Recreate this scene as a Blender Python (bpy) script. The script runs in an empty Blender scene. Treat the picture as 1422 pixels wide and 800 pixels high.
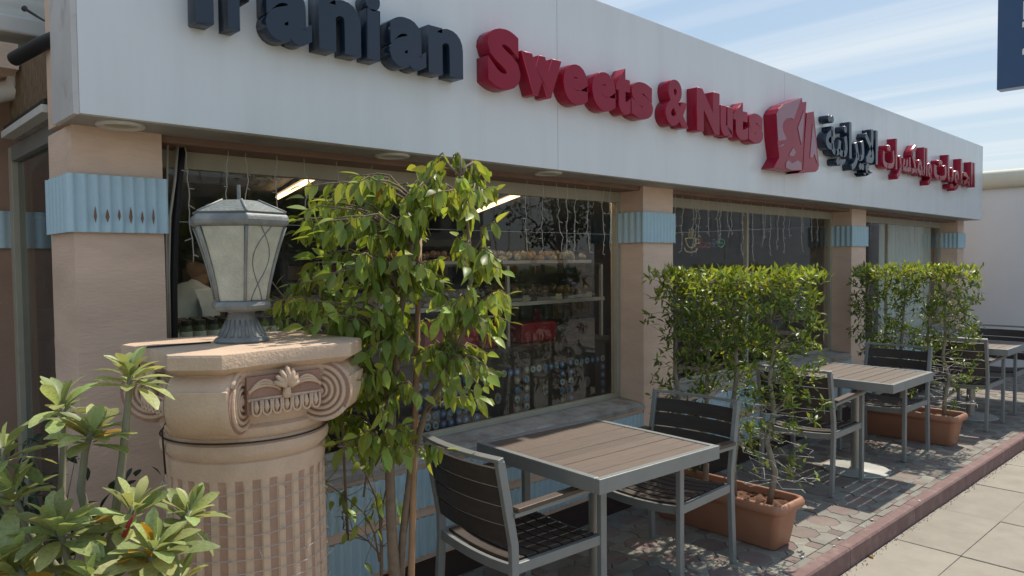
import bpy, bmesh, math, random
from mathutils import Vector, Matrix, noise as mnoise
random.seed(7)
S = bpy.context.scene
COL = S.collection
PI = math.pi
rad = math.radians

# ------------------------------------------------------------------ camera
YAW, PITCH, ROLL, FPX, CH = 45.9, 2.1, 0.010, 1015.0, 1.6
_a, _p = rad(YAW), rad(PITCH)
FW = Vector((math.cos(_a)*math.cos(_p), math.sin(_a)*math.cos(_p), -math.sin(_p)))
_r = Vector((math.sin(_a), -math.cos(_a), 0)); _u = _r.cross(FW)
RT = _r*math.cos(ROLL) - _u*math.sin(ROLL)
UP = _r*math.sin(ROLL) + _u*math.cos(ROLL)
CAM = Vector((0, 0, CH))
cd = bpy.data.cameras.new('camera'); cam = bpy.data.objects.new('camera', cd); COL.objects.link(cam)
cd.sensor_width = 36; cd.lens = 36*FPX/1422; cd.clip_start = 0.05; cd.clip_end = 2000
cam.matrix_world = Matrix(((RT.x, UP.x, -FW.x, 0), (RT.y, UP.y, -FW.y, 0), (RT.z, UP.z, -FW.z, CH), (0, 0, 0, 1)))
S.camera = cam
# measured point of the photograph -> point on a real plane of the place
def ray(px, py): return RT*((px-711)/FPX) + UP*((400-py)/FPX) + FW
def on_y(px, py, y): d = ray(px, py); return CAM + d*(y/d.y)
def on_z(px, py, z): d = ray(px, py); return CAM + d*((z-CH)/d.z)
def at_d(px, py, t): return CAM + ray(px, py)*t

# ------------------------------------------------------------------ sky, sun, exposure
SUNV = Vector((0.69, 0.055, 1.0)).normalized()
ELEV = math.asin(SUNV.z); ROTA = math.atan2(SUNV.x, SUNV.y)
W = bpy.data.worlds.new('World'); S.world = W; W.use_nodes = True
nt = W.node_tree; nt.nodes.clear()
out = nt.nodes.new('ShaderNodeOutputWorld'); bg = nt.nodes.new('ShaderNodeBackground')
sky = nt.nodes.new('ShaderNodeTexSky'); sky.sky_type = 'NISHITA'; sky.sun_disc = False
sky.sun_elevation = ELEV; sky.sun_rotation = ROTA; sky.air_density = 1.0; sky.dust_density = 0.6; sky.ozone_density = 1.3
tc = nt.nodes.new('ShaderNodeTexCoord'); sep = nt.nodes.new('ShaderNodeSeparateXYZ')
nt.links.new(tc.outputs['Generated'], sep.inputs[0])
mz = nt.nodes.new('ShaderNodeMath'); mz.operation = 'MAXIMUM'; mz.inputs[1].default_value = 0.03
nt.links.new(sep.outputs['Z'], mz.inputs[0])
dv = nt.nodes.new('ShaderNodeVectorMath'); dv.operation = 'DIVIDE'
cmb = nt.nodes.new('ShaderNodeCombineXYZ')
for k in range(3): nt.links.new(mz.outputs[0], cmb.inputs[k])
nt.links.new(tc.outputs['Generated'], dv.inputs[0]); nt.links.new(cmb.outputs[0], dv.inputs[1])
mp = nt.nodes.new('ShaderNodeMapping'); mp.inputs['Scale'].default_value = (2.3, 0.11, 0.0)
mp.inputs['Rotation'].default_value = (0, 0, 0); mp.inputs['Location'].default_value = (0.55, 0.2, 0)
nt.links.new(dv.outputs[0], mp.inputs['Vector'])
nz = nt.nodes.new('ShaderNodeTexNoise'); nz.inputs['Scale'].default_value = 0.62; nz.inputs['Detail'].default_value = 5
nz.inputs['Roughness'].default_value = 0.5; nz.inputs['Distortion'].default_value = 0.3
nt.links.new(mp.outputs[0], nz.inputs['Vector'])
rmp = nt.nodes.new('ShaderNodeValToRGB')
rmp.color_ramp.elements[0].position = 0.46; rmp.color_ramp.elements[0].color = (0, 0, 0, 1)
rmp.color_ramp.elements[1].position = 0.64; rmp.color_ramp.elements[1].color = (0.8, 0.8, 0.8, 1)
nt.links.new(nz.outputs['Fac'], rmp.inputs[0])
mx = nt.nodes.new('ShaderNodeMix'); mx.data_type = 'RGBA'
gm = nt.nodes.new('ShaderNodeGamma'); gm.inputs[1].default_value = 0.25; nt.links.new(sky.outputs[0], gm.inputs[0])
sh_ = nt.nodes.new('ShaderNodeHueSaturation'); sh_.inputs['Saturation'].default_value = 2.45; nt.links.new(gm.outputs[0], sh_.inputs['Color'])
gs = nt.nodes.new('ShaderNodeVectorMath'); gs.operation = 'SCALE'; gs.inputs['Scale'].default_value = 1.43; nt.links.new(sh_.outputs[0], gs.inputs[0])
nt.links.new(rmp.outputs[0], mx.inputs['Factor']); nt.links.new(gs.outputs[0], mx.inputs[6])
mx.inputs[7].default_value = (2.2, 2.42, 2.6, 1)
nt.links.new(mx.outputs[2], bg.inputs['Color']); bg.inputs['Strength'].default_value = 0.15
nt.links.new(bg.outputs[0], out.inputs[0])
sl = bpy.data.lights.new('sun', 'SUN'); sl.energy = 2.0; sl.angle = rad(0.9); sl.color = (1.0, 0.93, 0.81)
so = bpy.data.objects.new('sun', sl); COL.objects.link(so)
so.rotation_euler = (-SUNV).to_track_quat('-Z', 'Y').to_euler(); so.location = (6, 0, 12)
S.view_settings.view_transform = 'Standard'; S.view_settings.look = 'None'
S.view_settings.gamma = 1.0; S.view_settings.exposure = 1.25
try: S.cycles.use_denoising = True
except Exception: pass
S.cycles.max_bounces = 6; S.cycles.transparent_max_bounces = 8; S.cycles.transmission_bounces = 4; S.cycles.glossy_bounces = 3; S.cycles.caustics_reflective = False; S.cycles.caustics_refractive = False

# ------------------------------------------------------------------ materials
MATS = {}
def mat(name, col, rough=0.6, metal=0.0, var=0.12, scale=6.0, bump=0.0, bscale=80.0, spec=0.4, stretch=None,
        objvar=0.0, col2=None, c2lo=0.55, c2hi=0.75, c2scale=3.0, transl=0.0, coat=0.0, island=0.0, hue=0.0, emit=None, estr=0.0):
    if name in MATS: return MATS[name]
    m = bpy.data.materials.new(name); m.use_nodes = True; t = m.node_tree; N = t.nodes; L = t.links
    b = N['Principled BSDF']; o = N['Material Output']
    b.inputs['Roughness'].default_value = rough; b.inputs['Metallic'].default_value = metal
    b.inputs['Specular IOR Level'].default_value = spec
    if coat: b.inputs['Coat Weight'].default_value = coat; b.inputs['Coat Roughness'].default_value = 0.08
    c = N.new('ShaderNodeTexCoord'); vec = c.outputs['Object']
    if stretch:
        q = N.new('ShaderNodeMapping'); q.inputs['Scale'].default_value = stretch; L.new(vec, q.inputs[0]); vec = q.outputs[0]
    n1 = N.new('ShaderNodeTexNoise'); n1.inputs['Scale'].default_value = scale; n1.inputs['Detail'].default_value = 4
    n1.inputs['Roughness'].default_value = 0.62; L.new(vec, n1.inputs['Vector'])
    rm = N.new('ShaderNodeMapRange'); rm.inputs[1].default_value = 0.28; rm.inputs[2].default_value = 0.72
    rm.inputs[3].default_value = 1-var; rm.inputs[4].default_value = 1+var; L.new(n1.outputs['Fac'], rm.inputs[0])
    val = rm.outputs[0]
    rnd = None
    if objvar or island or hue:
        oi = N.new('ShaderNodeObjectInfo'); rnd = oi.outputs['Random']
        if island:
            g = N.new('ShaderNodeNewGeometry'); ad = N.new('ShaderNodeMath'); ad.operation = 'ADD'
            L.new(rnd, ad.inputs[0]); L.new(g.outputs['Random Per Island'], ad.inputs[1])
            fr = N.new('ShaderNodeMath'); fr.operation = 'FRACT'; L.new(ad.outputs[0], fr.inputs[0]); rnd = fr.outputs[0]
        amt = max(objvar, island)
        r2 = N.new('ShaderNodeMapRange'); r2.inputs[3].default_value = 1-amt; r2.inputs[4].default_value = 1+amt
        L.new(rnd, r2.inputs[0]); mu = N.new('ShaderNodeMath'); mu.operation = 'MULTIPLY'
        L.new(val, mu.inputs[0]); L.new(r2.outputs[0], mu.inputs[1]); val = mu.outputs[0]
    base = None
    if col2:
        n2 = N.new('ShaderNodeTexNoise'); n2.inputs['Scale'].default_value = c2scale; n2.inputs['Detail'].default_value = 4
        n2.inputs['Roughness'].default_value = 0.65; L.new(vec, n2.inputs['Vector'])
        r3 = N.new('ShaderNodeMapRange'); r3.inputs[1].default_value = c2lo; r3.inputs[2].default_value = c2hi; L.new(n2.outputs['Fac'], r3.inputs[0])
        mm = N.new('ShaderNodeMix'); mm.data_type = 'RGBA'; L.new(r3.outputs[0], mm.inputs['Factor'])
        mm.inputs[6].default_value = (*col, 1); mm.inputs[7].default_value = (*col2, 1); base = mm.outputs[2]
    hs = N.new('ShaderNodeHueSaturation'); L.new(val, hs.inputs['Value'])
    if base: L.new(base, hs.inputs['Color'])
    else: hs.inputs['Color'].default_value = (*col, 1)
    if hue:
        wn = N.new('ShaderNodeTexWhiteNoise'); wn.noise_dimensions = '1D'; L.new(rnd, wn.inputs['W'])
        r4 = N.new('ShaderNodeMapRange'); r4.inputs[3].default_value = 0.5-hue; r4.inputs[4].default_value = 0.5+hue*0.5
        L.new(wn.outputs['Value'], r4.inputs[0]); L.new(r4.outputs[0], hs.inputs['Hue'])
    L.new(hs.outputs[0], b.inputs['Base Color'])
    if bump:
        n3 = N.new('ShaderNodeTexNoise'); n3.inputs['Scale'].default_value = bscale; n3.inputs['Detail'].default_value = 3
        L.new(vec, n3.inputs['Vector']); bp = N.new('ShaderNodeBump'); bp.inputs['Strength'].default_value = bump
        bp.inputs['Distance'].default_value = 0.01; L.new(n3.outputs['Fac'], bp.inputs['Height']); L.new(bp.outputs[0], b.inputs['Normal'])
    if transl:
        tl = N.new('ShaderNodeBsdfTranslucent'); ms = N.new('ShaderNodeMixShader'); ms.inputs[0].default_value = transl
        h2 = N.new('ShaderNodeHueSaturation'); h2.inputs['Hue'].default_value = 0.47; h2.inputs['Saturation'].default_value = 1.15; h2.inputs['Value'].default_value = 1.7
        L.new(hs.outputs[0], h2.inputs['Color']); L.new(h2.outputs[0], tl.inputs['Color'])
        L.new(b.outputs[0], ms.inputs[1]); L.new(tl.outputs[0], ms.inputs[2]); L.new(ms.outputs[0], o.inputs['Surface'])
    if emit:
        b.inputs['Emission Color'].default_value = (*emit, 1); b.inputs['Emission Strength'].default_value = estr
    MATS[name] = m; return m

def glass_mat(name, tint=(0.82, 0.86, 0.85), k=1.0, rough=0.0, dirt=0.03):
    m = bpy.data.materials.new(name); m.use_nodes = True; t = m.node_tree; N = t.nodes; L = t.links
    N.remove(N['Principled BSDF']); o = N['Material Output']
    tr = N.new('ShaderNodeBsdfTransparent'); tr.inputs[0].default_value = (*tint, 1)
    gl = N.new('ShaderNodeBsdfGlossy'); gl.inputs['Roughness'].default_value = rough; gl.inputs['Color'].default_value = (0.95, 0.97, 1, 1)
    fr = N.new('ShaderNodeFresnel'); fr.inputs['IOR'].default_value = 1.52
    mu = N.new('ShaderNodeMath'); mu.operation = 'MULTIPLY'; mu.inputs[1].default_value = k; mu.use_clamp = True
    ge = N.new('ShaderNodeNewGeometry'); sb = N.new('ShaderNodeMath'); sb.operation = 'SUBTRACT'; sb.inputs[0].default_value = 1.0
    L.new(ge.outputs['Backfacing'], sb.inputs[1]); mb_ = N.new('ShaderNodeMath'); mb_.operation = 'MULTIPLY'
    L.new(fr.outputs[0], mb_.inputs[0]); L.new(sb.outputs[0], mb_.inputs[1]); L.new(mb_.outputs[0], mu.inputs[0])
    ms = N.new('ShaderNodeMixShader'); L.new(mu.outputs[0], ms.inputs[0]); L.new(tr.outputs[0], ms.inputs[1]); L.new(gl.outputs[0], ms.inputs[2])
    df = N.new('ShaderNodeBsdfDiffuse'); df.inputs[0].default_value = (0.5, 0.48, 0.44, 1)
    c = N.new('ShaderNodeTexCoord'); nz = N.new('ShaderNodeTexNoise'); nz.inputs['Scale'].default_value = 4.0; nz.inputs['Detail'].default_value = 8
    L.new(c.outputs['Object'], nz.inputs['Vector'])
    mr = N.new('ShaderNodeMapRange'); mr.inputs[1].default_value = 0.4; mr.inputs[2].default_value = 0.8; mr.inputs[4].default_value = dirt*2.5; mr.inputs[3].default_value = dirt*0.4
    L.new(nz.outputs['Fac'], mr.inputs[0])
    m2 = N.new('ShaderNodeMixShader'); L.new(mr.outputs[0], m2.inputs[0]); L.new(ms.outputs[0], m2.inputs[1]); L.new(df.outputs[0], m2.inputs[2])
    L.new(m2.outputs[0], o.inputs['Surface']); MATS[name] = m; return m

PINK = mat('pink_beige_plaster', (0.70, 0.515, 0.40), 0.75, var=0.10, scale=2.2, bump=0.25, bscale=35, stretch=(1, 1, 3.5), col2=(0.61, 0.445, 0.345), c2lo=0.5, c2hi=0.8)
BROWNB = mat('brown_lintel_paint', (0.23, 0.14, 0.105), 0.7, var=0.15, scale=4)
BLUE = mat('blue_painted_sheet', (0.44, 0.60, 0.68), 0.5, var=0.08, scale=5, bump=0.1, bscale=40, col2=(0.36, 0.50, 0.58), c2lo=0.5, c2hi=0.8, c2scale=5)
PLINTH = mat('dark_brown_plinth', (0.045, 0.026, 0.022), 0.7, var=0.2, scale=5)
SILLM = mat('weathered_grey_sill', (0.37, 0.345, 0.315), 0.85, var=0.2, scale=9, bump=0.4, bscale=50, col2=(0.22, 0.195, 0.17), c2lo=0.45, c2hi=0.7, c2scale=7)
FASC = mat('white_aluminium_panel', (0.735, 0.755, 0.77), 0.27, var=0.035, scale=1.6, spec=0.5, stretch=(2.6, 1, 0.35), col2=(0.68, 0.695, 0.705), c2lo=0.5, c2hi=0.85, c2scale=2.5)
FEDGE = mat('fascia_edge_trim', (0.56, 0.54, 0.53), 0.5, var=0.08, scale=6, col2=(0.38, 0.33, 0.29), c2lo=0.55, c2hi=0.75, c2scale=9)
SOFF = mat('soffit_sheet', (0.34, 0.32, 0.30), 0.5, var=0.12, scale=3, col2=(0.2, 0.17, 0.15), c2lo=0.55, c2hi=0.8, c2scale=4)
WHITEP = mat('white_plastic', (0.62, 0.60, 0.56), 0.5, var=0.06)
CREAM = mat('cream_window_frame', (0.40, 0.37, 0.29), 0.5, var=0.08, scale=8)
GREYAL = mat('grey_aluminium_frame', (0.245, 0.255, 0.25), 0.42, metal=0.2, var=0.06, scale=12, objvar=0.04)
DARKSL = mat('charcoal_polywood', (0.050, 0.040, 0.036), 0.55, var=0.18, scale=14, stretch=(4, 0.6, 4), bump=0.1, bscale=90, objvar=0.12)
SEATSL = mat('brown_black_polywood', (0.062, 0.046, 0.038), 0.55, var=0.22, scale=14, stretch=(4, 0.6, 4), bump=0.1, bscale=90, objvar=0.15)
TABLSL = mat('brown_polywood_plank', (0.142, 0.106, 0.083), 0.6, var=0.16, scale=16, stretch=(0.5, 5, 5), bump=0.12, bscale=110, objvar=0.12)
ARMSL = mat('brown_armrest_slat', (0.10, 0.072, 0.055), 0.5, var=0.16, scale=14, stretch=(0.6, 4, 4), bump=0.1, bscale=90)
STEEL = mat('brushed_steel_post', (0.42, 0.39, 0.34), 0.4, metal=0.5, var=0.08, scale=10)
BASEM = mat('grey_cast_base', (0.40, 0.40, 0.37), 0.5, metal=0.2, var=0.1, scale=9)
TERRA = mat('terracotta_plastic', (0.37, 0.175, 0.105), 0.5, var=0.07, scale=4, col2=(0.43, 0.25, 0.17), c2lo=0.6, c2hi=0.85, c2scale=6)
SOIL = mat('mulch_soil', (0.13, 0.06, 0.033), 0.95, var=0.45, scale=30, bump=0.8, bscale=70)
PAVG = mat('grey_green_paver', (0.262, 0.252, 0.215), 0.85, var=0.13, scale=9, bump=0.25, bscale=140, objvar=0.14, col2=(0.225, 0.20, 0.168), c2lo=0.40, c2hi=0.68, c2scale=5)
PAVR = mat('faded_red_paver', (0.225, 0.158, 0.142), 0.85, var=0.13, scale=9, bump=0.25, bscale=140, objvar=0.14, col2=(0.225, 0.20, 0.168), c2lo=0.40, c2hi=0.68, c2scale=5)
JOINT = mat('sandy_joint', (0.12, 0.10, 0.08), 0.95, var=0.3, scale=40, bump=0.3)
KERBM = mat('red_painted_kerb', (0.215, 0.130, 0.120), 0.8, var=0.12, scale=14, bump=0.3, bscale=150, objvar=0.05, col2=(0.27, 0.19, 0.165), c2lo=0.5, c2hi=0.78, c2scale=7)
SLABM = mat('beige_sidewalk_slab', (0.325, 0.288, 0.238), 0.85, var=0.10, scale=5, bump=0.2, bscale=170, objvar=0.07, col2=(0.275, 0.238, 0.192), c2lo=0.5, c2hi=0.78, c2scale=3)
ASPH = mat('asphalt', (0.09, 0.088, 0.085), 0.9, var=0.2, scale=30, bump=0.3)
GRND = mat('dusty_ground', (0.34, 0.30, 0.24), 0.95, var=0.15, scale=0.6)
SANDST = mat('cast_stone_beige', (0.63, 0.455, 0.325), 0.8, var=0.10, scale=8, bump=0.3, bscale=110, col2=(0.54, 0.395, 0.29), c2lo=0.5, c2hi=0.78, c2scale=5)
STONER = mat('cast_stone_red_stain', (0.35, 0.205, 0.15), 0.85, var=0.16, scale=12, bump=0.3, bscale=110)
LANT = mat('grey_patina_metal', (0.215, 0.225, 0.22), 0.6, metal=0.3, var=0.2, scale=14, bump=0.2, bscale=70, col2=(0.32, 0.335, 0.325), c2lo=0.5, c2hi=0.75, c2scale=10)
FROST = mat('frosted_lantern_glass', (0.62, 0.62, 0.53), 0.2, var=0.14, scale=20, bump=0.5, bscale=160, transl=0.25, spec=0.6)
NAVY = mat('navy_letter_acrylic', (0.012, 0.024, 0.048), 0.22, var=0.1, scale=3, spec=0.5)
REDL = mat('red_letter_acrylic', (0.30, 0.011, 0.036), 0.22, var=0.1, scale=4, spec=0.22)
PINKL = mat('pale_pink_logo_face', (0.29, 0.105, 0.14), 0.15, var=0.06, scale=5, spec=0.5)
SIGNB = mat('navy_board', (0.024, 0.058, 0.135), 0.45, var=0.06, scale=1.5)
BARK = mat('grey_tan_bark', (0.20, 0.145, 0.10), 0.85, var=0.22, scale=25, bump=0.4, bscale=60)
BARKG = mat('pale_grey_bark', (0.27, 0.24, 0.19), 0.85, var=0.2, scale=25, bump=0.4, bscale=60)
BAMB = mat('bamboo_stake', (0.33, 0.19, 0.10), 0.6, var=0.15, scale=9)
LEAF = mat('ficus_leaf', (0.215, 0.30, 0.062), 0.45, var=0.15, scale=16, transl=0.35, objvar=0.45, island=0.45, hue=0.035, spec=0.5)
LEAFY = mat('yellow_leaf', (0.36, 0.24, 0.05), 0.45, var=0.15, scale=16, transl=0.35, objvar=0.2)
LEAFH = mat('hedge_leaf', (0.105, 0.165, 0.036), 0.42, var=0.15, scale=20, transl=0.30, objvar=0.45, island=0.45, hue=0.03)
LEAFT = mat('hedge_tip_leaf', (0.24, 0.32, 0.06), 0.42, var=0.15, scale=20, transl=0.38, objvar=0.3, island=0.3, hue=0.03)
LEAFA = mat('desert_rose_leaf', (0.29, 0.345, 0.13), 0.45, var=0.25, scale=14, transl=0.28, objvar=0.38, island=0.3, hue=0.04, spec=0.5)
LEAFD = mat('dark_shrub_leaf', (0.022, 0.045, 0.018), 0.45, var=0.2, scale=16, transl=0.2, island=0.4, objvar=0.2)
LEAFS = mat('street_tree_leaf', (0.045, 0.075, 0.022), 0.5, var=0.2, scale=6, transl=0.25, island=0.4)
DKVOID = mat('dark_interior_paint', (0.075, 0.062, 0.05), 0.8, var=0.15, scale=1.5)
ICEIL = mat('interior_ceiling_tile', (0.30, 0.28, 0.24), 0.8, var=0.06, scale=2)
BLACKP = mat('black_pipe', (0.012, 0.012, 0.014), 0.5, var=0.2)
WIREW = mat('pale_cable', (0.45, 0.43, 0.38), 0.5, var=0.1)
WIRED = mat('dark_wire', (0.03, 0.028, 0.025), 0.6, var=0.1)
FAIRY = mat('clear_fairy_wire', (0.50, 0.48, 0.44), 0.4, var=0.1)
NWALL = mat('neighbour_white_render', (0.70, 0.70, 0.71), 0.8, var=0.05, scale=0.8)
NCOP = mat('neighbour_cream_coping', (0.62, 0.575, 0.46), 0.7, var=0.06, scale=2)
TINR = mat('pale_metal_sheet', (0.62, 0.62, 0.57), 0.5, var=0.18, scale=5, stretch=(1, 1, 4))
REED = mat('dried_reed_panel', (0.17, 0.115, 0.065), 0.9, var=0.55, scale=22, bump=0.6, bscale=40, stretch=(3, 3, 0.8))
GLASS = glass_mat('shop_window_glass', tint=(0.93, 0.95, 0.93), k=1.0, dirt=0.012)
GLASSD = glass_mat('door_glass', tint=(0.55, 0.60, 0.56), k=1.2)

ORD = ['first', 'second', 'third', 'fourth', 'fifth', 'sixth', 'seventh', 'eighth', 'ninth', 'tenth', 'eleventh', 'twelfth', 'thirteenth', 'fourteenth', 'fifteenth', 'sixteenth', 'seventeenth', 'eighteenth', 'nineteenth', 'twentieth', 'twenty-first', 'twenty-second', 'twenty-third', 'twenty-fourth']
# ------------------------------------------------------------------ mesh builder
class MB:
    def __init__(s): s.v = []; s.f = []; s.m = []
    def add(s, vs, fs, mi=0):
        o = len(s.v); s.v += [tuple(p) for p in vs]
        for f in fs: s.f.append([i+o for i in f]); s.m.append(mi)
        return s
    def box(s, x0, x1, y0, y1, z0, z1, mi=0):
        vs = [(x, y, z) for z in (z0, z1) for y in (y0, y1) for x in (x0, x1)]
        return s.add(vs, [(0, 2, 3, 1), (4, 5, 7, 6), (0, 1, 5, 4), (2, 6, 7, 3), (0, 4, 6, 2), (1, 3, 7, 5)], mi)
    def obox(s, p0, p1, w, h, side=(0, 0, 1), mi=0):
        """bar from p0 to p1: h along side, w across"""
        return s.sweep([p0, p1], w, h, side, mi)
    def sweep(s, path, w, h, side=(0, 1, 0), mi=0):
        """rectangular section; side = fixed axis (extent h), the other axis (extent w) square to it and the path"""
        P = [Vector(p) for p in path]; sd = Vector(side).normalized(); n = len(P); vs = []
        for i, p in enumerate(P):
            if i == 0: t = (P[1]-P[0]).normalized(); k = 1
            elif i == n-1: t = (P[-1]-P[-2]).normalized(); k = 1
            else:
                a = (P[i]-P[i-1]).normalized(); b = (P[i+1]-P[i]).normalized(); t = (a+b).normalized(); k = 1/max(.5, t.dot(a))
            u = sd.cross(t).normalized()*k
            for a_, b_ in ((-1, -1), (1, -1), (1, 1), (-1, 1)): vs.append(p+u*(a_*w/2)+sd*(b_*h/2))
        fs = [(3, 2, 1, 0), tuple(4*(n-1)+i for i in range(4))]
        for i in range(n-1):
            for j in range(4):
                k = (j+1) % 4; fs.append((4*i+j, 4*i+k, 4*i+4+k, 4*i+4+j))
        return s.add(vs, fs, mi)
    def tube(s, path, r, n=6, mi=0, cap=True):
        P = [Vector(p) for p in path]; m = len(P); vs = []
        rr = r if isinstance(r, (list, tuple)) else [r]*m
        ref = None
        for i, p in enumerate(P):
            t = (P[min(i+1, m-1)]-P[max(i-1, 0)])
            t = t.normalized() if t.length > 1e-9 else Vector((0, 0, 1))
            if ref is None:
                ref = Vector((1, 0, 0)) if abs(t.x) < .8 else Vector((0, 1, 0))
            ref = (ref - t*ref.dot(t)); ref = ref.normalized() if ref.length > 1e-6 else t.orthogonal().normalized()
            b = t.cross(ref)
            for j in range(n):
                a = 2*PI*j/n; vs.append(p+(ref*math.cos(a)+b*math.sin(a))*rr[i])
        fs = []
        for i in range(m-1):
            for j in range(n):
                k = (j+1) % n; fs.append((n*i+j, n*i+k, n*i+n+k, n*i+n+j))
        if cap: fs += [tuple(range(n))[::-1], tuple(n*(m-1)+j for j in range(n))]
        return s.add(vs, fs, mi)
    def loops(s, L, mi=0, cap0=True, cap1=True, mis=None):
        n = len(L[0]); vs = [p for l in L for p in l]; fs = []; o = len(s.v)
        s.v += [tuple(p) for p in vs]
        for i in range(len(L)-1):
            for j in range(n):
                k = (j+1) % n; s.f.append([o+n*i+j, o+n*i+k, o+n*i+n+k, o+n*i+n+j]); s.m.append(mis[j] if mis else mi)
        if cap0: s.f.append([o+j for j in range(n)][::-1]); s.m.append(mi)
        if cap1: s.f.append([o+n*(len(L)-1)+j for j in range(n)]); s.m.append(mi)
        return s
    def lathe(s, prof, n=24, c=(0, 0), mi=0, rot=0.0, cap=True):
        return s.loops([[(c[0]+r*math.cos(2*PI*j/n+rot), c[1]+r*math.sin(2*PI*j/n+rot), z) for j in range(n)] for r, z in prof], mi, cap, cap)
    def prism(s, poly, f0, f1, mi=0):
        """poly of 2-D points; f0/f1 turn a point into 3-D for either end"""
        return s.loops([[f0(p) for p in poly], [f1(p) for p in poly]], mi)
    def mesh(s, name, mats, smooth=False, recalc=True):
        me = bpy.data.meshes.new(name); me.from_pydata(s.v, [], s.f)
        for m_ in (mats if isinstance(mats, (list, tuple)) else [mats]): me.materials.append(m_)
        if any(s.m): me.polygons.foreach_set('material_index', s.m)
        if recalc:
            b = bmesh.new(); b.from_mesh(me); bmesh.ops.recalc_face_normals(b, faces=b.faces); b.to_mesh(me); b.free()
        if smooth: me.polygons.foreach_set('use_smooth', [True]*len(me.polygons))
        me.update(); return me
    def build(s, name, mats, parent=None, smooth=False, bevel=0.0, loc=None, recalc=True, ang=None):
        me = s.mesh(name, mats, smooth, recalc)
        o = link(name, me, parent, loc)
        if bevel:
            b = o.modifiers.new('bevel', 'BEVEL'); b.width = bevel; b.segments = 2; b.limit_method = 'ANGLE'; b.angle_limit = rad(40)
        if ang: me.set_sharp_from_angle(angle=rad(ang))
        return o
def link(name, data, parent=None, loc=None):
    o = bpy.data.objects.new(name, data); COL.objects.link(o)
    if loc is not None: o.location = loc
    if parent is not None: o.parent = parent
    return o
def tag(o, label=None, cat=None, group=None, kind=None):
    if label: o['label'] = label
    if cat: o['category'] = cat
    if group: o['group'] = group
    if kind: o['kind'] = kind
    return o
def thing(name, label, cat, loc=(0, 0, 0), rz=0.0, group=None):
    o = link(name, None, None, loc); o.rotation_euler = (0, 0, rz); o.empty_display_size = 0.1
    return tag(o, label, cat, group)
def copy_tree(o, parent=None):
    c = o.copy(); COL.objects.link(c); c.parent = parent
    for ch in list(o.children): copy_tree(ch, c)
    return c

# ------------------------------------------------------------------ setting: ground, road, sidewalk, kerb, terrace
TA = rad(-1.66); TC, TS_ = math.cos(TA), math.sin(TA)
def tv(u, v, z=0.0):
    """terrace frame: u along the kerb, v from the kerb's inner edge to the building"""
    return (3.55+(u-3.55)*TC - v*TS_, 1.650+(u-3.55)*TS_ + v*TC, z)
ZS = -0.105
tag(MB().add([(-400, -400, -.30), (400, -400, -.30), (400, 400, -.30), (-400, 400, -.30)], [(0, 1, 2, 3)]).build('ground', GRND), kind='structure')
tag(MB().add([(-60, -18, -.25), (80, -18, -.25), (80, -7.6, -.25), (-60, -7.6, -.25)], [(0, 1, 2, 3)]).build('road', ASPH), kind='structure')
tag(MB().box(-60, 80, -7.78, -7.62, -.28, ZS-.01).build('road_kerb', SLABM), kind='structure')
sw = MB()
sw.add([tv(-40, -9.2, ZS-.022), tv(60, -9.2, ZS-.022), tv(60, -.03, ZS-.022), tv(-40, -.03, ZS-.022)], [(0, 1, 2, 3)])
sidewalk = tag(sw.build('sidewalk', JOINT), kind='structure')
def slab_poly(mb, poly, z1, z0, ch=0.004, gap=0.0025, tilt=(0, 0)):
    cx = sum(p[0] for p in poly)/len(poly); cy = sum(p[1] for p in poly)/len(poly)
    def ins(p, d):
        dx, dy = p[0]-cx, p[1]-cy; l = math.hypot(dx, dy) or 1
        return (p[0]-dx/l*d, p[1]-dy/l*d)
    L = []
    for d, z in ((gap, z0), (gap, z1-ch), (gap+ch, z1)):
        L.append([(q[0], q[1], z+((q[0]-cx)*tilt[0]+(q[1]-cy)*tilt[1] if z > z0 else 0)) for q in (ins(p, d) for p in poly)])
    return mb.loops(L, cap0=False)
rest = MB(); SLU, SLV = 0.785, 0.362
for i in range(-14, 24):
    for j in range(0, 25):
        u0 = 4.70-3.55*0+(i-3)*SLU; u1 = u0+SLU; v1 = -.075-j*SLV; v0 = v1-SLV
        pl = [tv(u0, v0)[:2], tv(u1, v0)[:2], tv(u1, v1)[:2], tv(u0, v1)[:2]]
        near = 2.4 < u0 < 8.2 and j < 6
        tilt = (random.uniform(-.004, .004), random.uniform(-.004, .004))
        zt = ZS+random.uniform(-.002, .002)
        mb = slab_poly(MB() if near else rest, pl, zt, ZS-.03, .003, .003, tilt)
        if near: mb.build('slab', SLABM, sidewalk)
tag(rest.build('slabs', SLABM, sidewalk), kind='stuff')
# kerb stones
kerb = tag(MB().add([tv(-40, -.07, -.115), tv(60, -.07, -.115), tv(60, 0, -.115), tv(-40, 0, -.115)], [(0, 1, 2, 3)]).build('kerb', JOINT), kind='structure')
u = -3.0
while u < 13:
    n = random.uniform(.98, 1.02)
    if abs(u-3.1) < .5: n = 4.09-u
    mb = MB(); e = 0.0025
    pr = [(-.072, -.16), (-.072, -.008), (-.064, 0.003), (-.002, 0.003), (-.002, -.16)]
    mb.loops([[tv(u+e, v, z) for v, z in pr], [tv(u+n-e, v, z) for v, z in pr]])
    mb.build('kerb_stone', KERBM, kerb); u += n
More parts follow.
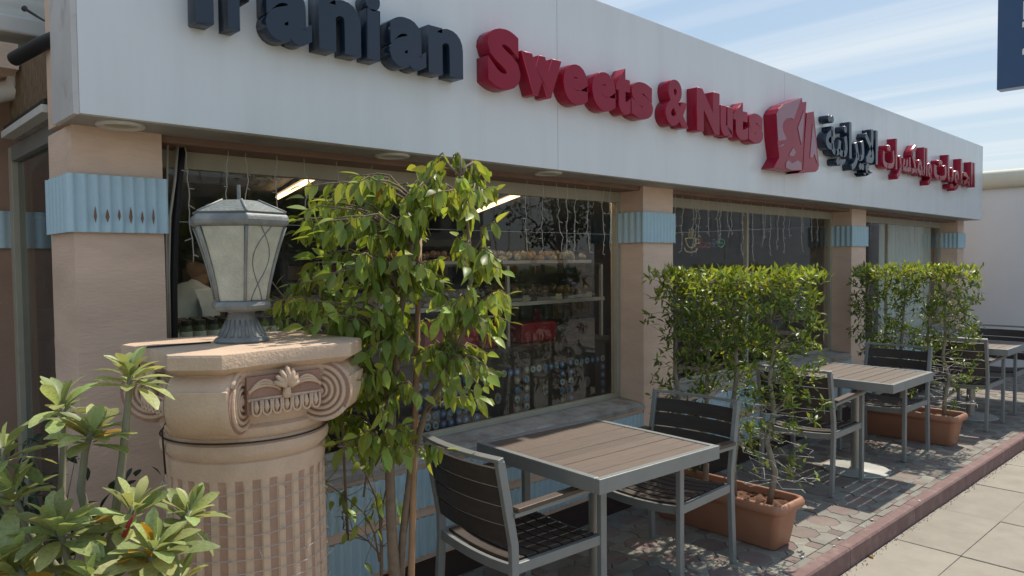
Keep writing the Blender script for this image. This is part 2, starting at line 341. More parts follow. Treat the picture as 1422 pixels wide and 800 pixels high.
# terrace with interlocking pavers
terr = tag(MB().add([tv(-8, 0, -.010), tv(14, 0, -.010), tv(14, 1.75, -.010), tv(-8, 1.75, -.010)], [(0, 1, 2, 3)]).build('terrace', JOINT), kind='structure')
def clip(poly, val, keep_above):
    o = []
    for a, b in zip(poly, poly[1:]+poly[:1]):
        ia = (a[1] >= val) == keep_above; ib = (b[1] >= val) == keep_above
        if ia: o.append(a)
        if ia != ib:
            t = (val-a[1])/(b[1]-a[1]); o.append((a[0]+(b[0]-a[0])*t, val))
    return o
PP = 0.272; A_ = .090; B_ = .040; D_ = .064; Q = .098
octo = [(A_, B_), (B_, A_), (-B_, A_), (-A_, B_), (-A_, -B_), (-B_, -A_), (B_, -A_), (A_, -B_)]
sq = [(-.038, -.042), (.038, -.042), (.038, .042), (-.038, .042)]
def boneH():
    r = [(D_, D_), (A_, B_), (A_, -B_), (D_, -D_), (Q, -Q), (PP-Q, -Q), (PP-D_, -D_), (PP-A_, -B_), (PP-A_, B_), (PP-D_, D_), (PP-Q, Q), (Q, Q)]
    return [(x-PP/2, y) for x, y in r]
bH = boneH(); bV = [(-y, x) for x, y in bH]
pav_rest = {0: MB(), 1: MB()}
def paver(poly, cu, cv, red):
    pl = [(x+cu, y+cv) for x, y in poly]
    pl = clip(pl, .048, True)
    if len(pl) >= 3: pl = clip(pl, 1.30, False)
    if len(pl) < 3: return
    ar = abs(sum(a[0]*b[1]-b[0]*a[1] for a, b in zip(pl, pl[1:]+pl[:1])))/2
    if ar < .0006: return
    put(pl, cu, red)
def put(pl, cu, red):
    w = [tv(*p)[:2] for p in pl]
    near = 2.9 < cu < 6.9
    mb = slab_poly(MB() if near else pav_rest[red], w, random.uniform(-.003, .0025), -.02, .003, .002, (random.uniform(-.012, .012), random.uniform(-.012, .012)))
    if near: mb.build('paver', PAVR if red else PAVG, terr)
for i in range(-22, 32):
    for j in range(-1, 5):
        cu = 4.41+i*PP; cv = .225+j*PP
        paver(octo, cu, cv, 1); paver(sq, cu+PP/2, cv+PP/2, 1)
        paver(bH, cu+PP/2, cv, 0); paver(bV, cu, cv+PP/2, 0)
    cu = 4.41+i*PP
    put([(cu-.055, .002), (cu+.055, .002), (cu+.055, .046), (cu-.055, .046)], cu, 1)
    put([(cu+.055, .002), (cu+PP-.055, .002), (cu+PP-.055, .046), (cu+.055, .046)], cu, 0)
tag(pav_rest[0].build('grey_pavers', PAVG, terr), kind='stuff'); tag(pav_rest[1].build('red_pavers', PAVR, terr), kind='stuff')

# ------------------------------------------------------------------ shop building
FY = 2.645; WY = 2.85; SZ = 2.086; FT = 3.06
shop = thing('shop_building', 'low pink shop building with white sign fascia and blue corrugated bands', 'building', (0, 0, 0))
# fascia panels
for x0, x1 in ((.650, 2.914), (2.917, 5.546), (5.549, 8.40), (8.403, 11.27)):
    MB().box(x0, x1, FY, FY+.03, SZ, FT).build('fascia_panel', FASC, shop, bevel=.002)
MB().box(.632, .6495, FY-.001, WY+.06, SZ-.004, FT).build('fascia_end', FEDGE, shop, bevel=.002)
MB().box(11.2705, 11.285, FY, WY+.06, SZ, FT).build('fascia_end', FEDGE, shop, bevel=.002)
MB().box(.65, 11.27, FY+.031, WY+.02, SZ-.003, SZ+.015).build('soffit', SOFF, shop)
for px, py in ((172, 170), (548, 214), (770, 238)):
    c = on_z(px, py, SZ); cc = (c.x, 2.752)
    d = MB().lathe([(.078, SZ-.0032), (.078, SZ-.010), (.070, SZ-.014), (.058, SZ-.011), (.050, SZ-.006)], 28, cc).build('soffit_downlight', WHITEP, shop, smooth=True, ang=40)
    MB().lathe([(.051, SZ-.0065), (.051, SZ-.0075)], 20, cc).build('lens', mat('yellowed_lens', (.42, .38, .28), .4), d)
# structure behind: roof, walls, floor
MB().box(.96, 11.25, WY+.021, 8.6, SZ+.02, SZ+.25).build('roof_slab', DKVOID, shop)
MB().box(.90, 11.25, FY+.031, 8.6, FT-.12, FT-.05).build('roof', TINR, shop)
MB().box(.85, 11.1, 3.13, 8.4, SZ-.012, SZ+.0195).build('ceiling', ICEIL, shop)
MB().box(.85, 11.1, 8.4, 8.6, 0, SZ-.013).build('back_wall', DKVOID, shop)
MB().box(11.1, 11.25, 3.14, 8.4, 0, SZ-.013).build('side_wall', PINK, shop)
MB().box(.72, .86, 4.42, 8.6, 0, SZ+.019).build('side_wall', PINK, shop)
MB().box(.86, 11.1, 3.14, 8.4, -.04, .02).build('shop_floor', mat('brown_floor_tile', (.10, .075, .055), .35, var=.1, scale=2), shop)
MB().box(.97, 11.0, WY+.022, 3.13, SZ-.030, SZ+.019).build('lintel', BROWNB, shop, bevel=.006)
def corrug(mb, p0, p1, z0, z1, pitch=.046, amp=.008, nrm=(0, -1), th=.003):
    """corrugated sheet along p0-p1 (plan), rippled square to it"""
    L = math.hypot(p1[0]-p0[0], p1[1]-p0[1]); n = max(4, int(L/pitch*8)); A = []; B = []
    prof = [0, .35, .9, 1, .95, .5, .12, 0]
    for i in range(n+1):
        t = i/n; a = amp*prof[i % 8]
        x = p0[0]+(p1[0]-p0[0])*t; y = p0[1]+(p1[1]-p0[1])*t
        A.append((x+nrm[0]*a, y+nrm[1]*a)); B.append((x-nrm[0]*th+nrm[0]*a, y-nrm[1]*th+nrm[1]*a))
    ring = A+B[::-1]
    return mb.loops([[(x, y, z0) for x, y in ring], [(x, y, z1) for x, y in ring]])
def plank_box(mb, x0, x1, y0, y1, z0, z1):
    return mb.box(x0, x1, y0, y1, z0, z1)
def pillar(x0, x1, yb, tall=SZ-.0035):
    p = MB()
    # board-marked faces: courses with shallow steps
    z = 0.0; k = 0
    while z < tall-.001:
        h = min(random.choice((.035, .05, .07, .09)), tall-z)
        if tall-z-h < .05: h = tall-z
        o = random.uniform(0, .0011)
        p.box(x0-o, x1+o, WY-o, yb, z, z+h); z += h; k += 1
    o = p.build('pillar', PINK, shop)
    b = MB()
    corrug(b, (x0-.022, WY-.012), (x1+.012, WY-.012), 1.715, 1.915, .038, .011)
    corrug(b, (x0-.012, yb-.01), (x0-.012, WY-.013), 1.715, 1.915, .050, .009, (-1, 0))
    b.build('corrugated_band', BLUE, o, smooth=True, ang=50)
    return o
PX = ((.672, .966), (3.966, 4.31), (7.43, 7.80), (10.98, 11.26))
for i, (a, b) in enumerate(PX): pillar(a, b, 3.17 if i == 0 else 3.12)
MB().box(.674, .95, 2.912, 3.17, SZ+.02, 2.66).build('parapet_wall', PINK, shop)
# small worn holes at the nearest band (paint flaked off the ridges)
fl = MB()
for k in range(6):
    x = .733+k*.038; h = random.uniform(.02, .032); w = .0045+.0025*random.random(); zc = 1.775+random.uniform(-.004, .004)
    fl.add([(x, WY-.0235, zc-h), (x+w, WY-.0235, zc-h*.2), (x+w*.6, WY-.0235, zc+h*.5), (x, WY-.0235, zc+h), (x-w*.6, WY-.0235, zc+h*.4), (x-w, WY-.0235, zc-h*.2)], [(0, 1, 2, 3, 4, 5)])
fl.build('flaked_paint', mat('rusty_flake', (.20, .12, .08), .9), [o for o in shop.children if o.name.startswith('pillar')][0], recalc=False)
# low walls under the windows
WIN = ((.968, 3.964), (4.312, 7.428), (7.802, 10.978))
for x0, x1 in WIN:
    lw = MB().box(x0, x1, WY+.004, 3.10, 0, .62).build('low_wall', PINK, shop)
    MB().box(x0, x1, WY-.012, WY+.0035, 0, .135).build('plinth', PLINTH, lw)
    corrug(MB(), (x0+.005, WY-.003), (x1-.005, WY-.003), .165, .352, .046, .014).build('corrugated_panel', BLUE, lw, smooth=True, ang=50)
    corrug(MB(), (x0+.005, WY-.003), (x1-.005, WY-.003), .402, .592, .046, .014).build('corrugated_panel', BLUE, lw, smooth=True, ang=50)
    sill = MB()
    n = 24
    L = []
    for i in range(n+1):
        x = x0+(x1-x0)*i/n; j = lambda s: random.uniform(-s, s)
        L.append([(x, WY-.014+j(.002), .615+j(.003)), (x, WY-.012+j(.002), .642+j(.003)), (x, WY+.02, .655+j(.002)), (x, 3.03, .668), (x, 3.11, .668), (x, 3.11, .612)])
    sill.loops(L).build('sill', SILLM, lw)
# windows
def window(x0, x1, name='window', mull=(), glass=GLASS):
    w = MB().box(x0, x1, 3.035, 3.085, 1.985, SZ-.0305).build(name, CREAM, shop, bevel=.003)
    MB().box(x0, x1, 3.04, 3.08, .669, .70).build('bottom_frame', CREAM, w, bevel=.003)
    MB().box(x0, x0+.035, 3.04, 3.08, .7005, 1.9845).build('side_frame', CREAM, w, bevel=.003)
    MB().box(x1-.035, x1, 3.04, 3.08, .7005, 1.9845).build('side_frame', CREAM, w, bevel=.003)
    ed = [x0+.035] + list(mull) + [x1-.035]
    for m in mull: MB().box(m-.012, m+.012, 3.042, 3.078, .7005, 1.9845).build('mullion', CREAM, w, bevel=.002)
    for a, b in zip(ed, ed[1:]):
        MB().box(a+.013, b-.013, 3.057, 3.063, .7006, 1.9844).build('pane', glass, w)
window(*WIN[0]); window(*WIN[1], mull=(5.72,)); window(*WIN[2], mull=(9.0,))
# side return: glazed door, awning edge, reed panel, rear wing
door = thing('glazed_side_door', 'narrow aluminium framed glass door beside the leftmost pillar', 'door', (.76, 3.2, 0))
MB().box(-.03, .03, .0, .06, 0, 2.17).build('door_frame', GREYAL, door, bevel=.003)
MB().box(-.03, .03, .98, 1.05, 0, 2.17).build('door_frame', CREAM, door, bevel=.003)
MB().box(-.03, .03, .061, .979, 2.10, 2.17).build('door_frame', GREYAL, door, bevel=.003)
MB().box(-.03, .03, .061, .979, 0, .28).build('kick_panel', GREYAL, door, bevel=.003)
MB().box(-.004, .004, .0615, .9785, .281, 2.099).build('pane', GLASSD, door)
wing = thing('rear_wing', 'brown plastered rear wing wall with blue corrugated band at far left', 'building', (0, 4.4, 0))
MB().box(-4, .845, 0, .25, 0, 2.45).build('wall', mat('brown_plaster', (.33, .215, .16), .8, var=.1, scale=2, bump=.2, bscale=35, stretch=(1, 1, 3)), wing)
corrug(MB(), (-1.2, -.012), (.815, -.012), 1.69, 1.875, .07, .014).build('corrugated_band', BLUE, wing, smooth=True, ang=50)
MB().box(-4, 1.0, -.30, .25, 2.451, 2.62).build('beam', mat('olive_beige_beam', (.50, .46, .36), .7, var=.1), wing)
MB().box(-4, 1.0, -.42, -.30, 2.66, 2.74).build('gutter', WHITEP, wing, bevel=.01)
MB().box(-4, 1.0, -.40, .25, 2.741, 3.4).build('roof_sheet', TINR, wing)
MB().box(.30, .70, -.62, -.30, 2.451, 2.56).build('pink_beam_end', PINK, wing)
can = thing('side_awning', 'sloping narrow awning edge above the glass side door', 'awning', (.68, 2.86, 2.175))
MB().sweep([(0, .32, .012), (0, 1.09, .012)], .03, .05, (1, 0, 0)).build('edge_strip', WHITEP, can, bevel=.002)
MB().sweep([(.01, .32, .039), (.01, 1.09, .039)], .020, .05, (1, 0, 0)).build('top_flashing', WIRED, can)
MB().box(.027, .14, .312, 1.08, -.004, .026).build('soffit_board', SILLM, can)
MB().box(.03, .06, .33, 1.2, .0605, .30).build('reed_panel', REED, can)
pvc = thing('drain_pipe', 'white plastic drain pipe elbow under the rear wing gutter', 'pipe', (.55, 3.9, 2.3))
a0 = on_y(25, 103, 3.95); a1 = on_y(18, 122, 3.95); a2 = on_y(-40, 140, 4.05); o_ = Vector((.55, 3.9, 2.3))
MB().tube([a0-o_, a0+(a1-a0)*.3-o_], [.055, .055], 14).build('collar', WHITEP, pvc, smooth=True, ang=40)
MB().tube([a0+(a1-a0)*.3-o_, a1-o_], .035, 14).build('socket', WHITEP, pvc, smooth=True, ang=40)
MB().tube([a1+Vector((.02, 0, 0))-o_, (a1+a2)/2-o_, a2-o_], .045, 14).build('run', WHITEP, pvc, smooth=True, ang=40)
b0 = on_y(20, 82, 3.3); b1 = on_y(98, 44, 2.95)
tag(MB().tube([b0, b0+(b1-b0)*.5+Vector((0, 0, .006)), b1], .026, 14).build('black_conduit', BLACKP, smooth=True, ang=40), 'thick black foam covered pipe poking out behind the fascia corner', 'pipe')
c0 = on_y(34, 12, 3.3); c1 = on_y(60, 28, 3.2); c2 = on_y(95, 46, 2.95)
tag(MB().tube([c0, c0+(c1-c0)*.12, c1, c2], [.012, .006, .004, .004], 8).build('antenna_cable', WIRED, smooth=True), 'thin dark cable with plug end above the black pipe', 'cable')

# cables beside the first pillar
pts = [on_y(x, y, 2.965) for x, y in ((254, 188), (250, 240), (243, 320), (241, 400), (242, 472), (243, 520))]
tag(MB().tube(pts, .014, 12).build('black_conduit', BLACKP, smooth=True), 'black vertical conduit down the left edge of the nearest window', 'pipe')
for k, (lst, mm, lb) in enumerate((([(247, 200), (243, 250), (236, 300), (234, 380), (236, 470)], WIREW, 'pale cable looping left of the black conduit'),
                                   ([(233, 192), (232, 260), (231, 340), (233, 480)], WIREW, 'thin pale cable tight against the nearest pillar'))):
    tag(MB().tube([on_y(x, y, 2.945-.02*k) for x, y in lst], .0055-.0015*k, 8).build('cable', mm, smooth=True), lb, 'cable')

# ------------------------------------------------------------------ sign lettering
LY = 2.562
TRIMN = mat('navy_trim_cap', (.045, .065, .095), .35); TRIMR = mat('red_trim_cap', (.46, .05, .08), .35)
def glyph_mesh(text, off, name, m, x0, x1, z0, z1, yfront=LY, yback=FY-.0005, parent=None, label=None):
    cu = bpy.data.curves.new('t', 'FONT'); cu.body = text; cu.offset = off; cu.extrude = .5; cu.resolution_u = 5
    ob = bpy.data.objects.new('t', cu); COL.objects.link(ob)
    dg = bpy.context.evaluated_depsgraph_get(); me = bpy.data.meshes.new_from_object(ob.evaluated_get(dg))
    bpy.data.objects.remove(ob); bpy.data.curves.remove(cu)
    xs = [v.co.x for v in me.vertices]; ys = [v.co.y for v in me.vertices]
    if not xs: return None
    ax, bx, ay, by = min(xs), max(xs), min(ys), max(ys)
    for v in me.vertices:
        d = v.co.z+.5
        v.co = Vector((x0+(v.co.x-ax)/(bx-ax)*(x1-x0), yback+(yfront-yback)*d, z0+(v.co.y-ay)/(by-ay)*(z1-z0)))
    me.materials.clear(); me.materials.append(m); me.materials.append(TRIMN if m is NAVY else TRIMR)
    b = bmesh.new(); b.from_mesh(me); bmesh.ops.remove_doubles(b, verts=b.verts, dist=1e-5); bmesh.ops.recalc_face_normals(b, faces=b.faces); b.to_mesh(me); b.free()
    o = link(name, me, parent)
    bv = o.modifiers.new('bevel', 'BEVEL'); bv.width = .0032; bv.segments = 1; bv.material = 1; bv.limit_method = 'ANGLE'; bv.angle_limit = rad(60)
    if label: o['label'] = label
    return o
BZ, XZ, CZ, TZ = 2.430, 2.634, 2.706, 2.690
def lx(px): return on_y(px, 20+(px-280)*.224, LY).x
eng = thing('english_sign_lettering', 'raised navy and red English shop name letters along the white fascia', 'sign letters')
for ch, a, b, z0, z1, m in (('I', 273.2, 297.3, BZ, CZ, NAVY), ('r', 316.8, 355, BZ, XZ, NAVY), ('a', 369.4, 433.5, BZ-.004, XZ+.004, NAVY), ('n', 443.4, 501.6, BZ, XZ+.004, NAVY),
        ('i', 509.3, 529.4, BZ, CZ, NAVY), ('a', 541.8, 592.2, BZ-.004, XZ+.004, NAVY), ('n', 595.3, 643.3, BZ, XZ+.004, NAVY),
        ('S', 677.7, 722.9, BZ-.005, CZ+.006, REDL), ('w', 724.5, 780.8, BZ, XZ, REDL), ('e', 783, 817, BZ-.004, XZ+.004, REDL), ('e', 823, 855.7, BZ-.004, XZ+.004, REDL),
        ('t', 855.9, 875.8, BZ, TZ, REDL), ('s', 877, 907, BZ-.004, XZ+.004, REDL), ('&', 924.6, 956, BZ-.005, CZ+.004, REDL), ('N', 968.6, 999.5, BZ, CZ, REDL),
        ('u', 1001, 1017.8, BZ-.004, XZ, REDL), ('t', 1018.3, 1039, BZ, TZ, REDL), ('s', 1040, 1059.9, BZ-.004, XZ+.004, REDL)):
    glyph_mesh(ch, .030 if ch == '&' else .062 if ch == 'e' else (.062 if m is REDL else .050), 'letter', m, lx(a), lx(b), z0, z1, parent=eng, label=('navy' if m is NAVY else 'red')+' raised letter '+ch)
ara = thing('arabic_sign_lettering', 'raised navy and red Arabic shop name at the far end of fascia', 'sign letters')
glyph_mesh('\uFE94\uFEF4\uFEE7\uFE8D\uFEAE\uFEF3\uFEF9\uFE8D', .022, 'arabic_word', NAVY, lx(1147), lx(1219), 2.345, 2.795, parent=ara, label='navy Arabic word next to the red emblem')
glyph_mesh('\uFE95\uFE8D\uFEAE\uFEB4\uFEDC\uFEE4\uFEDF\uFE8D\uFEED', .022, 'arabic_word', REDL, lx(1226), lx(1294), 2.375, 2.77, parent=ara, label='red Arabic word in the middle')
glyph_mesh('\uFE95\uFE8E\uFEF3\uFEEE\uFEE0\uFEA4\uFEDF\uFE8D', .022, 'arabic_word', REDL, lx(1297), lx(1354), 2.375, 2.77, parent=ara, label='red Arabic word at the fascia end')
logo = thing('sign_emblem', 'red folded emblem with pale pink faces between the English and Arabic lettering', 'emblem')
def zp(l): return [(1050+x/6.667, 130+y/6.667) for x, y in l]
def plate(px, y0, y1, name, m, parent):
    P = [on_y(x, y, y0) for x, y in px]
    return MB().loops([[(p.x, y1, p.z) for p in P], [(p.x, y0, p.z) for p in P]]).build(name, m, parent, bevel=.002)
LGY = 2.545
plate(zp([(182, 185), (205, 140), (250, 100), (425, 38), (428, 78), (468, 75), (450, 300), (428, 712), (330, 718), (160, 690), (215, 590), (192, 400)]), LGY, FY-.0005, 'body', REDL, logo)
plate(zp([(470, 178), (535, 165), (560, 420), (584, 660), (575, 705), (550, 725), (385, 737), (435, 700), (445, 500)]), LGY, FY-.0005, 'body', REDL, logo)
plate(zp([(190, 185), (212, 142), (252, 106), (418, 44), (350, 240), (322, 228), (285, 232), (258, 258), (245, 300), (252, 350), (285, 420), (270, 430), (205, 440)]), LGY-.004, LGY-.0005, 'pale_face', PINKL, logo)
plate(zp([(388, 315), (446, 150), (440, 300), (424, 480), (408, 420)]), LGY-.004, LGY-.0005, 'pale_face', PINKL, logo)
plate(zp([(278, 640), (300, 612), (335, 645), (385, 615), (422, 640), (424, 708), (330, 712), (276, 690)]), LGY-.004, LGY-.0005, 'pale_face', PINKL, logo)
plate(zp([(205, 490), (262, 460), (258, 482), (212, 496)]), LGY-.004, LGY-.0005, 'pale_face', PINKL, logo)
plate(zp([(305, 565), (345, 500), (372, 545), (350, 580), (318, 582)]), LGY-.004, LGY-.0005, 'pale_face', PINKL, logo)
plate(zp([(526, 275), (548, 400), (570, 650), (540, 560), (520, 600), (500, 590)]), LGY-.004, LGY-.0005, 'pale_face', PINKL, logo)

# ------------------------------------------------------------------ neighbour wall and hanging board at the right
nb = thing('neighbour_building', 'white rendered neighbouring building with cream rounded coping at far right', 'building', (12.2, 0, 0))
MB().box(0, .3, -2.4, 6, 0, 2.56).build('wall', NWALL, nb)
MB().box(.31, 5, -2.4, 6, 0, 2.5).build('rear_block', NWALL, nb)
cp = [(-.05, 2.562), (-.09, 2.60), (-.10, 2.70), (-.07, 2.78), (.0, 2.82), (.32, 2.82), (.32, 2.562)]
MB().loops([[(x, -2.4, z) for x, z in cp], [(x, 6, z) for x, z in cp]]).build('coping', NCOP, nb, smooth=True, ang=50)
q0 = at_d(1384, 125, 10.2)
brd = thing('hanging_sign_board', 'navy sign board hanging at the upper right edge against the sky', 'sign', (q0.x, q0.y, 0))
MB().box(0, .22, -1.9, 0, q0.z, q0.z+2.1).build('board', SIGNB, brd, bevel=.006)
MB().box(.06, .18, -1.1, -.98, -.105, q0.z-.0005).build('post', GREYAL, brd)
for k, (ya, za, w, h, sl_) in enumerate(((-.297, .90, .14, .30, 0), (-.290, .79, .16, .09, .05), (-.296, .42, .14, .10, .05))):
    MB().add([(-.004, ya, q0.z+za), (-.004, ya-w, q0.z+za+sl_), (-.004, ya-w, q0.z+za+h+sl_), (-.004, ya, q0.z+za+h*.8),
              (-.0005, ya, q0.z+za), (-.0005, ya-w, q0.z+za+sl_), (-.0005, ya-w, q0.z+za+h+sl_), (-.0005, ya, q0.z+za+h*.8)],
             [(0, 1, 2, 3), (4, 7, 6, 5), (0, 4, 5, 1), (1, 5, 6, 2), (2, 6, 7, 3), (3, 7, 4, 0)]).build('white_mark', WHITEP, brd)

# ------------------------------------------------------------------ tables and chairs
def make_table():
    t = thing('cafe_table', 'x', 'table')
    h = .40; zt = .74; bw = .030
    fr = MB()
    fr.box(-h, h, -h, -h+bw, zt-.062, zt).box(-h, h, h-bw, h, zt-.062, zt)
    fr.box(-h, -h+bw, -h+bw, h-bw, zt-.062, zt).box(h-bw, h, -h+bw, h-bw, zt-.062, zt)
    fr.build('top_frame', GREYAL, t, bevel=.0025)
    n = 10; w = (2*h-2*bw)/n
    me = MB().box(-h+bw+.002, h-bw-.002, -w/2+.0022, w/2-.0022, zt-.018, zt-.003).mesh('plank', TABLSL)
    for i in range(n):
        o = link('plank', me, t, (0, -h+bw+w*(i+.5), random.uniform(-.0012, .0006)))
        b = o.modifiers.new('bevel', 'BEVEL'); b.width = .002; b.segments = 1
    MB().box(-h+bw, h-bw, -.06, -.02, zt-.05, zt-.0185).box(-h+bw, h-bw, .02, .06, zt-.05, zt-.0185).build('under_brace', GREYAL, t)
    MB().lathe([(.038, .012), (.038, zt-.051)], 20).build('post', STEEL, t, smooth=True, ang=40)
    MB().lathe([(.232, .001), (.235, .004), (.232, .011), (.20, .0145), (.05, .0165), (.039, .022)], 40).build('base_plate', BASEM, t, smooth=True, ang=50)
    return t
def arc(n, y0, y1, x, bow, z=0, sag=0):
    r = []
    for i in range(n+1):
        s = -1+2*i/n; r.append((x-bow*(1-s*s), y0+(y1-y0)*i/n, z-sag*(1-s*s)))
    return r
def make_chair():
    t = thing('cafe_armchair', 'x', 'chair')
    Wd = .252
    for s in (-1, 1):
        y = s*Wd
        MB().sweep([(-.262, y, .0), (-.236, y, .40), (-.238, y, .50), (-.302, y, .838)], .036, .026, (0, 1, 0)).build('rear_leg', GREYAL, t, bevel=.003)
        MB().sweep([(.252, y, 0), (.252, y, .628)], .036, .026, (0, 1, 0)).build('front_leg', GREYAL, t, bevel=.003)
        MB().sweep([(-.222, y*.985, .405), (.236, y*.985, .405)], .042, .022, (0, 1, 0)).build('seat_rail', GREYAL, t, bevel=.002)
        a = MB().sweep([(-.245, y*1.02, .622), (.272, y*1.02, .641)], .018, .036, (0, 1, 0)).build('arm_bar', GREYAL, t, bevel=.002)
        MB().sweep([(-.235, y*1.03, .6415), (.285, y*1.03, .6605)], .018, .046, (0, 1, 0)).build('armrest_slat', ARMSL, t, bevel=.003)
    MB().sweep(arc(8, -Wd+.013, Wd-.013, .245, 0, .402, .016), .020, .040, (0, 0, 1)).build('front_rail', GREYAL, t, bevel=.002)
    MB().sweep(arc(8, -Wd+.013, Wd-.013, -.235, 0, .402, .016), .020, .040, (0, 0, 1)).build('rear_rail', GREYAL, t, bevel=.002)
    MB().sweep(arc(10, -Wd-.013, Wd+.013, -.303, .030, .845), .032, .016, (-.18, 0, 1)).build('top_rail', GREYAL, t, bevel=.002)
    for i in range(4):
        z = .537+i*.0785; x = -.240-(z-.50)*.19
        MB().sweep(arc(10, -Wd+.014, Wd-.014, x, .030, z), .014, .0735, (-.18, 0, 1)).build('back_slat', DARKSL, t, bevel=.002)
    n = 7; w = .455/n
    for i in range(n):
        x = -.2195+w*(i+.5)
        MB().sweep(arc(8, -Wd+.025, Wd-.025, x, 0, .424, .017), w-.011, .014, (0, 0, 1)).build('seat_slat', SEATSL, t, bevel=.002)
    return t
T0 = make_table(); C0 = make_chair()
first = {'t': True, 'c': True}
def place(k, src, x, y, rz, label, group):
    o = src if first[k] else copy_tree(src)
    first[k] = False
    o.location = (x, y, .001); o.rotation_euler = (0, 0, rad(rz)); o['label'] = label; o['group'] = group
    return o
tg, cg = 'slatted cafe tables on the terrace', 'slatted cafe armchairs on the terrace'
place('t', T0, 2.640, 2.168, -4.4, 'brown slatted square table nearest the camera, beside the ficus', tg)
place('t', T0, 5.655, 2.125, -1, 'brown slatted square table between the two terracotta planters', tg)
place('t', T0, 8.34, 2.03, -1, 'brown slatted square table at far right beyond the second planter', tg)
place('c', C0, 2.195, 2.235, -5, 'dark slatted armchair seen from behind, left of the nearest table', cg)
place('c', C0, 3.205, 2.175, 181, 'dark slatted armchair with its back against the nearest planter', cg)
place('c', C0, 5.150, 2.245, 0, 'dark slatted armchair behind the nearest hedge, facing the middle table', cg)
place('c', C0, 6.395, 2.185, 178, 'dark slatted armchair with its back against the second planter', cg)
place('c', C0, 7.985, 1.995, -2, 'dark slatted armchair just beyond the second planter, seen from behind', cg)
place('c', C0, 8.98, 1.98, 178, 'dark slatted armchair at far right, facing the camera', cg)

# ------------------------------------------------------------------ leaves
def leaf_mesh(name, m, wfun, n=5, fold=.18, droop=.25, twist=0.0):
    vs = []; fs = []
    for i in range(n+1):
        t = i/n; w = wfun(t); z = -droop*t*t
        vs += [(t, -w, z+w*fold), (t, 0, z), (t, w, z+w*fold)]
    for i in range(n):
        a = 3*i; fs += [(a, a+3, a+4, a+1), (a+1, a+4, a+5, a+2)]
    mb = MB(); mb.add(vs, fs); return mb.mesh(name, m, smooth=True, recalc=False)
ficw = lambda t: max(0.004, .265*math.sin(PI*min(1, t*1.02))**.8*(1-.35*t)+.0) if t < .97 else .004
hedw = lambda t: max(0.006, .155*math.sin(PI*t)**.8)
adew = lambda t: max(0.012, .30*(t**.75)*(1-t**4)**.7) if t < .995 else .03
FIC = [leaf_mesh('leaf', LEAF, ficw, 5, f, d) for f, d in ((.25, .18), (.4, .35), (.1, .5), (.3, .05))]
FICY = leaf_mesh('leaf', LEAFY, ficw, 5, .3, .3)
HED = [leaf_mesh('leaf', LEAFH, hedw, 3, f, d) for f, d in ((.2, .15), (.4, .3))]
HEDT = [leaf_mesh('leaf', LEAFT, hedw, 3, f, d) for f, d in ((.2, .15), (.4, .0))]
ADE = [leaf_mesh('leaf', LEAFA, adew, 6, f, d) for f, d in ((.25, .25), (.45, .1), (.15, .5), (.3, .4))]
ADEY = leaf_mesh('leaf', LEAFY, adew, 6, .2, .35)
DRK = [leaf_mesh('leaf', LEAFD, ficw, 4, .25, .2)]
def rv(s=1.0): return Vector((random.gauss(0, s), random.gauss(0, s), random.gauss(0, s)))
def leaf_mx(p, d, up, s):
    x = d.normalized(); y = up.cross(x)
    if y.length < 1e-4: y = x.orthogonal()
    y.normalize(); z = x.cross(y)
    return Matrix(((x.x*s, y.x*s, z.x*s, p.x), (x.y*s, y.y*s, z.y*s, p.y), (x.z*s, y.z*s, z.z*s, p.z), (0, 0, 0, 1)))
def foliage(parent, leaves, nparts, name='foliage'):
    """leaves: (pos local, dir, up, size, mesh). the nearest nparts become parts, the rest one part of stuff"""
    pl = parent.location
    sc = sorted(leaves, key=lambda l: -(l[3]/max(.3, (pl+l[0]-CAM).length)))
    for p, d, up, s, me in sc[:nparts]:
        o = link('leaf', me, parent); o.matrix_local = leaf_mx(p, d, up, s)
    restl = sc[nparts:]
    if restl:
        groups = {}
        for l in restl: groups.setdefault(l[4].materials[0].name, []).append(l)
        vs = []; fs = []; mi = []; ms = []
        for k, (mn, ls) in enumerate(groups.items()):
            ms.append(MATS[mn])
            for p, d, up, s, me in ls:
                M_ = leaf_mx(p, d, up, s); o = len(vs)
                vs += [tuple(M_ @ v.co) for v in me.vertices]
                for f in me.polygons: fs.append([i+o for i in f.vertices]); mi.append(k)
        me = bpy.data.meshes.new(name); me.from_pydata(vs, [], fs)
        for m_ in ms: me.materials.append(m_)
        me.polygons.foreach_set('material_index', mi); me.polygons.foreach_set('use_smooth', [True]*len(fs)); me.update()
        tag(link(name, me, parent), kind='stuff')
def curve_pts(p0, p1, n, bend, jit):
    r = []
    for i in range(n+1):
        t = i/n; p = p0.lerp(p1, t)+bend*math.sin(PI*t)
        if 0 < i < n: p = p+rv(jit)
        r.append(p)
    return r
def in_poly(x, y, P):
    c = False
    for (x0, y0), (x1, y1) in zip(P, P[1:]+P[:1]):
        if (y0 > y) != (y1 > y) and x < (x1-x0)*(y-y0)/(y1-y0)+x0: c = not c
    return c

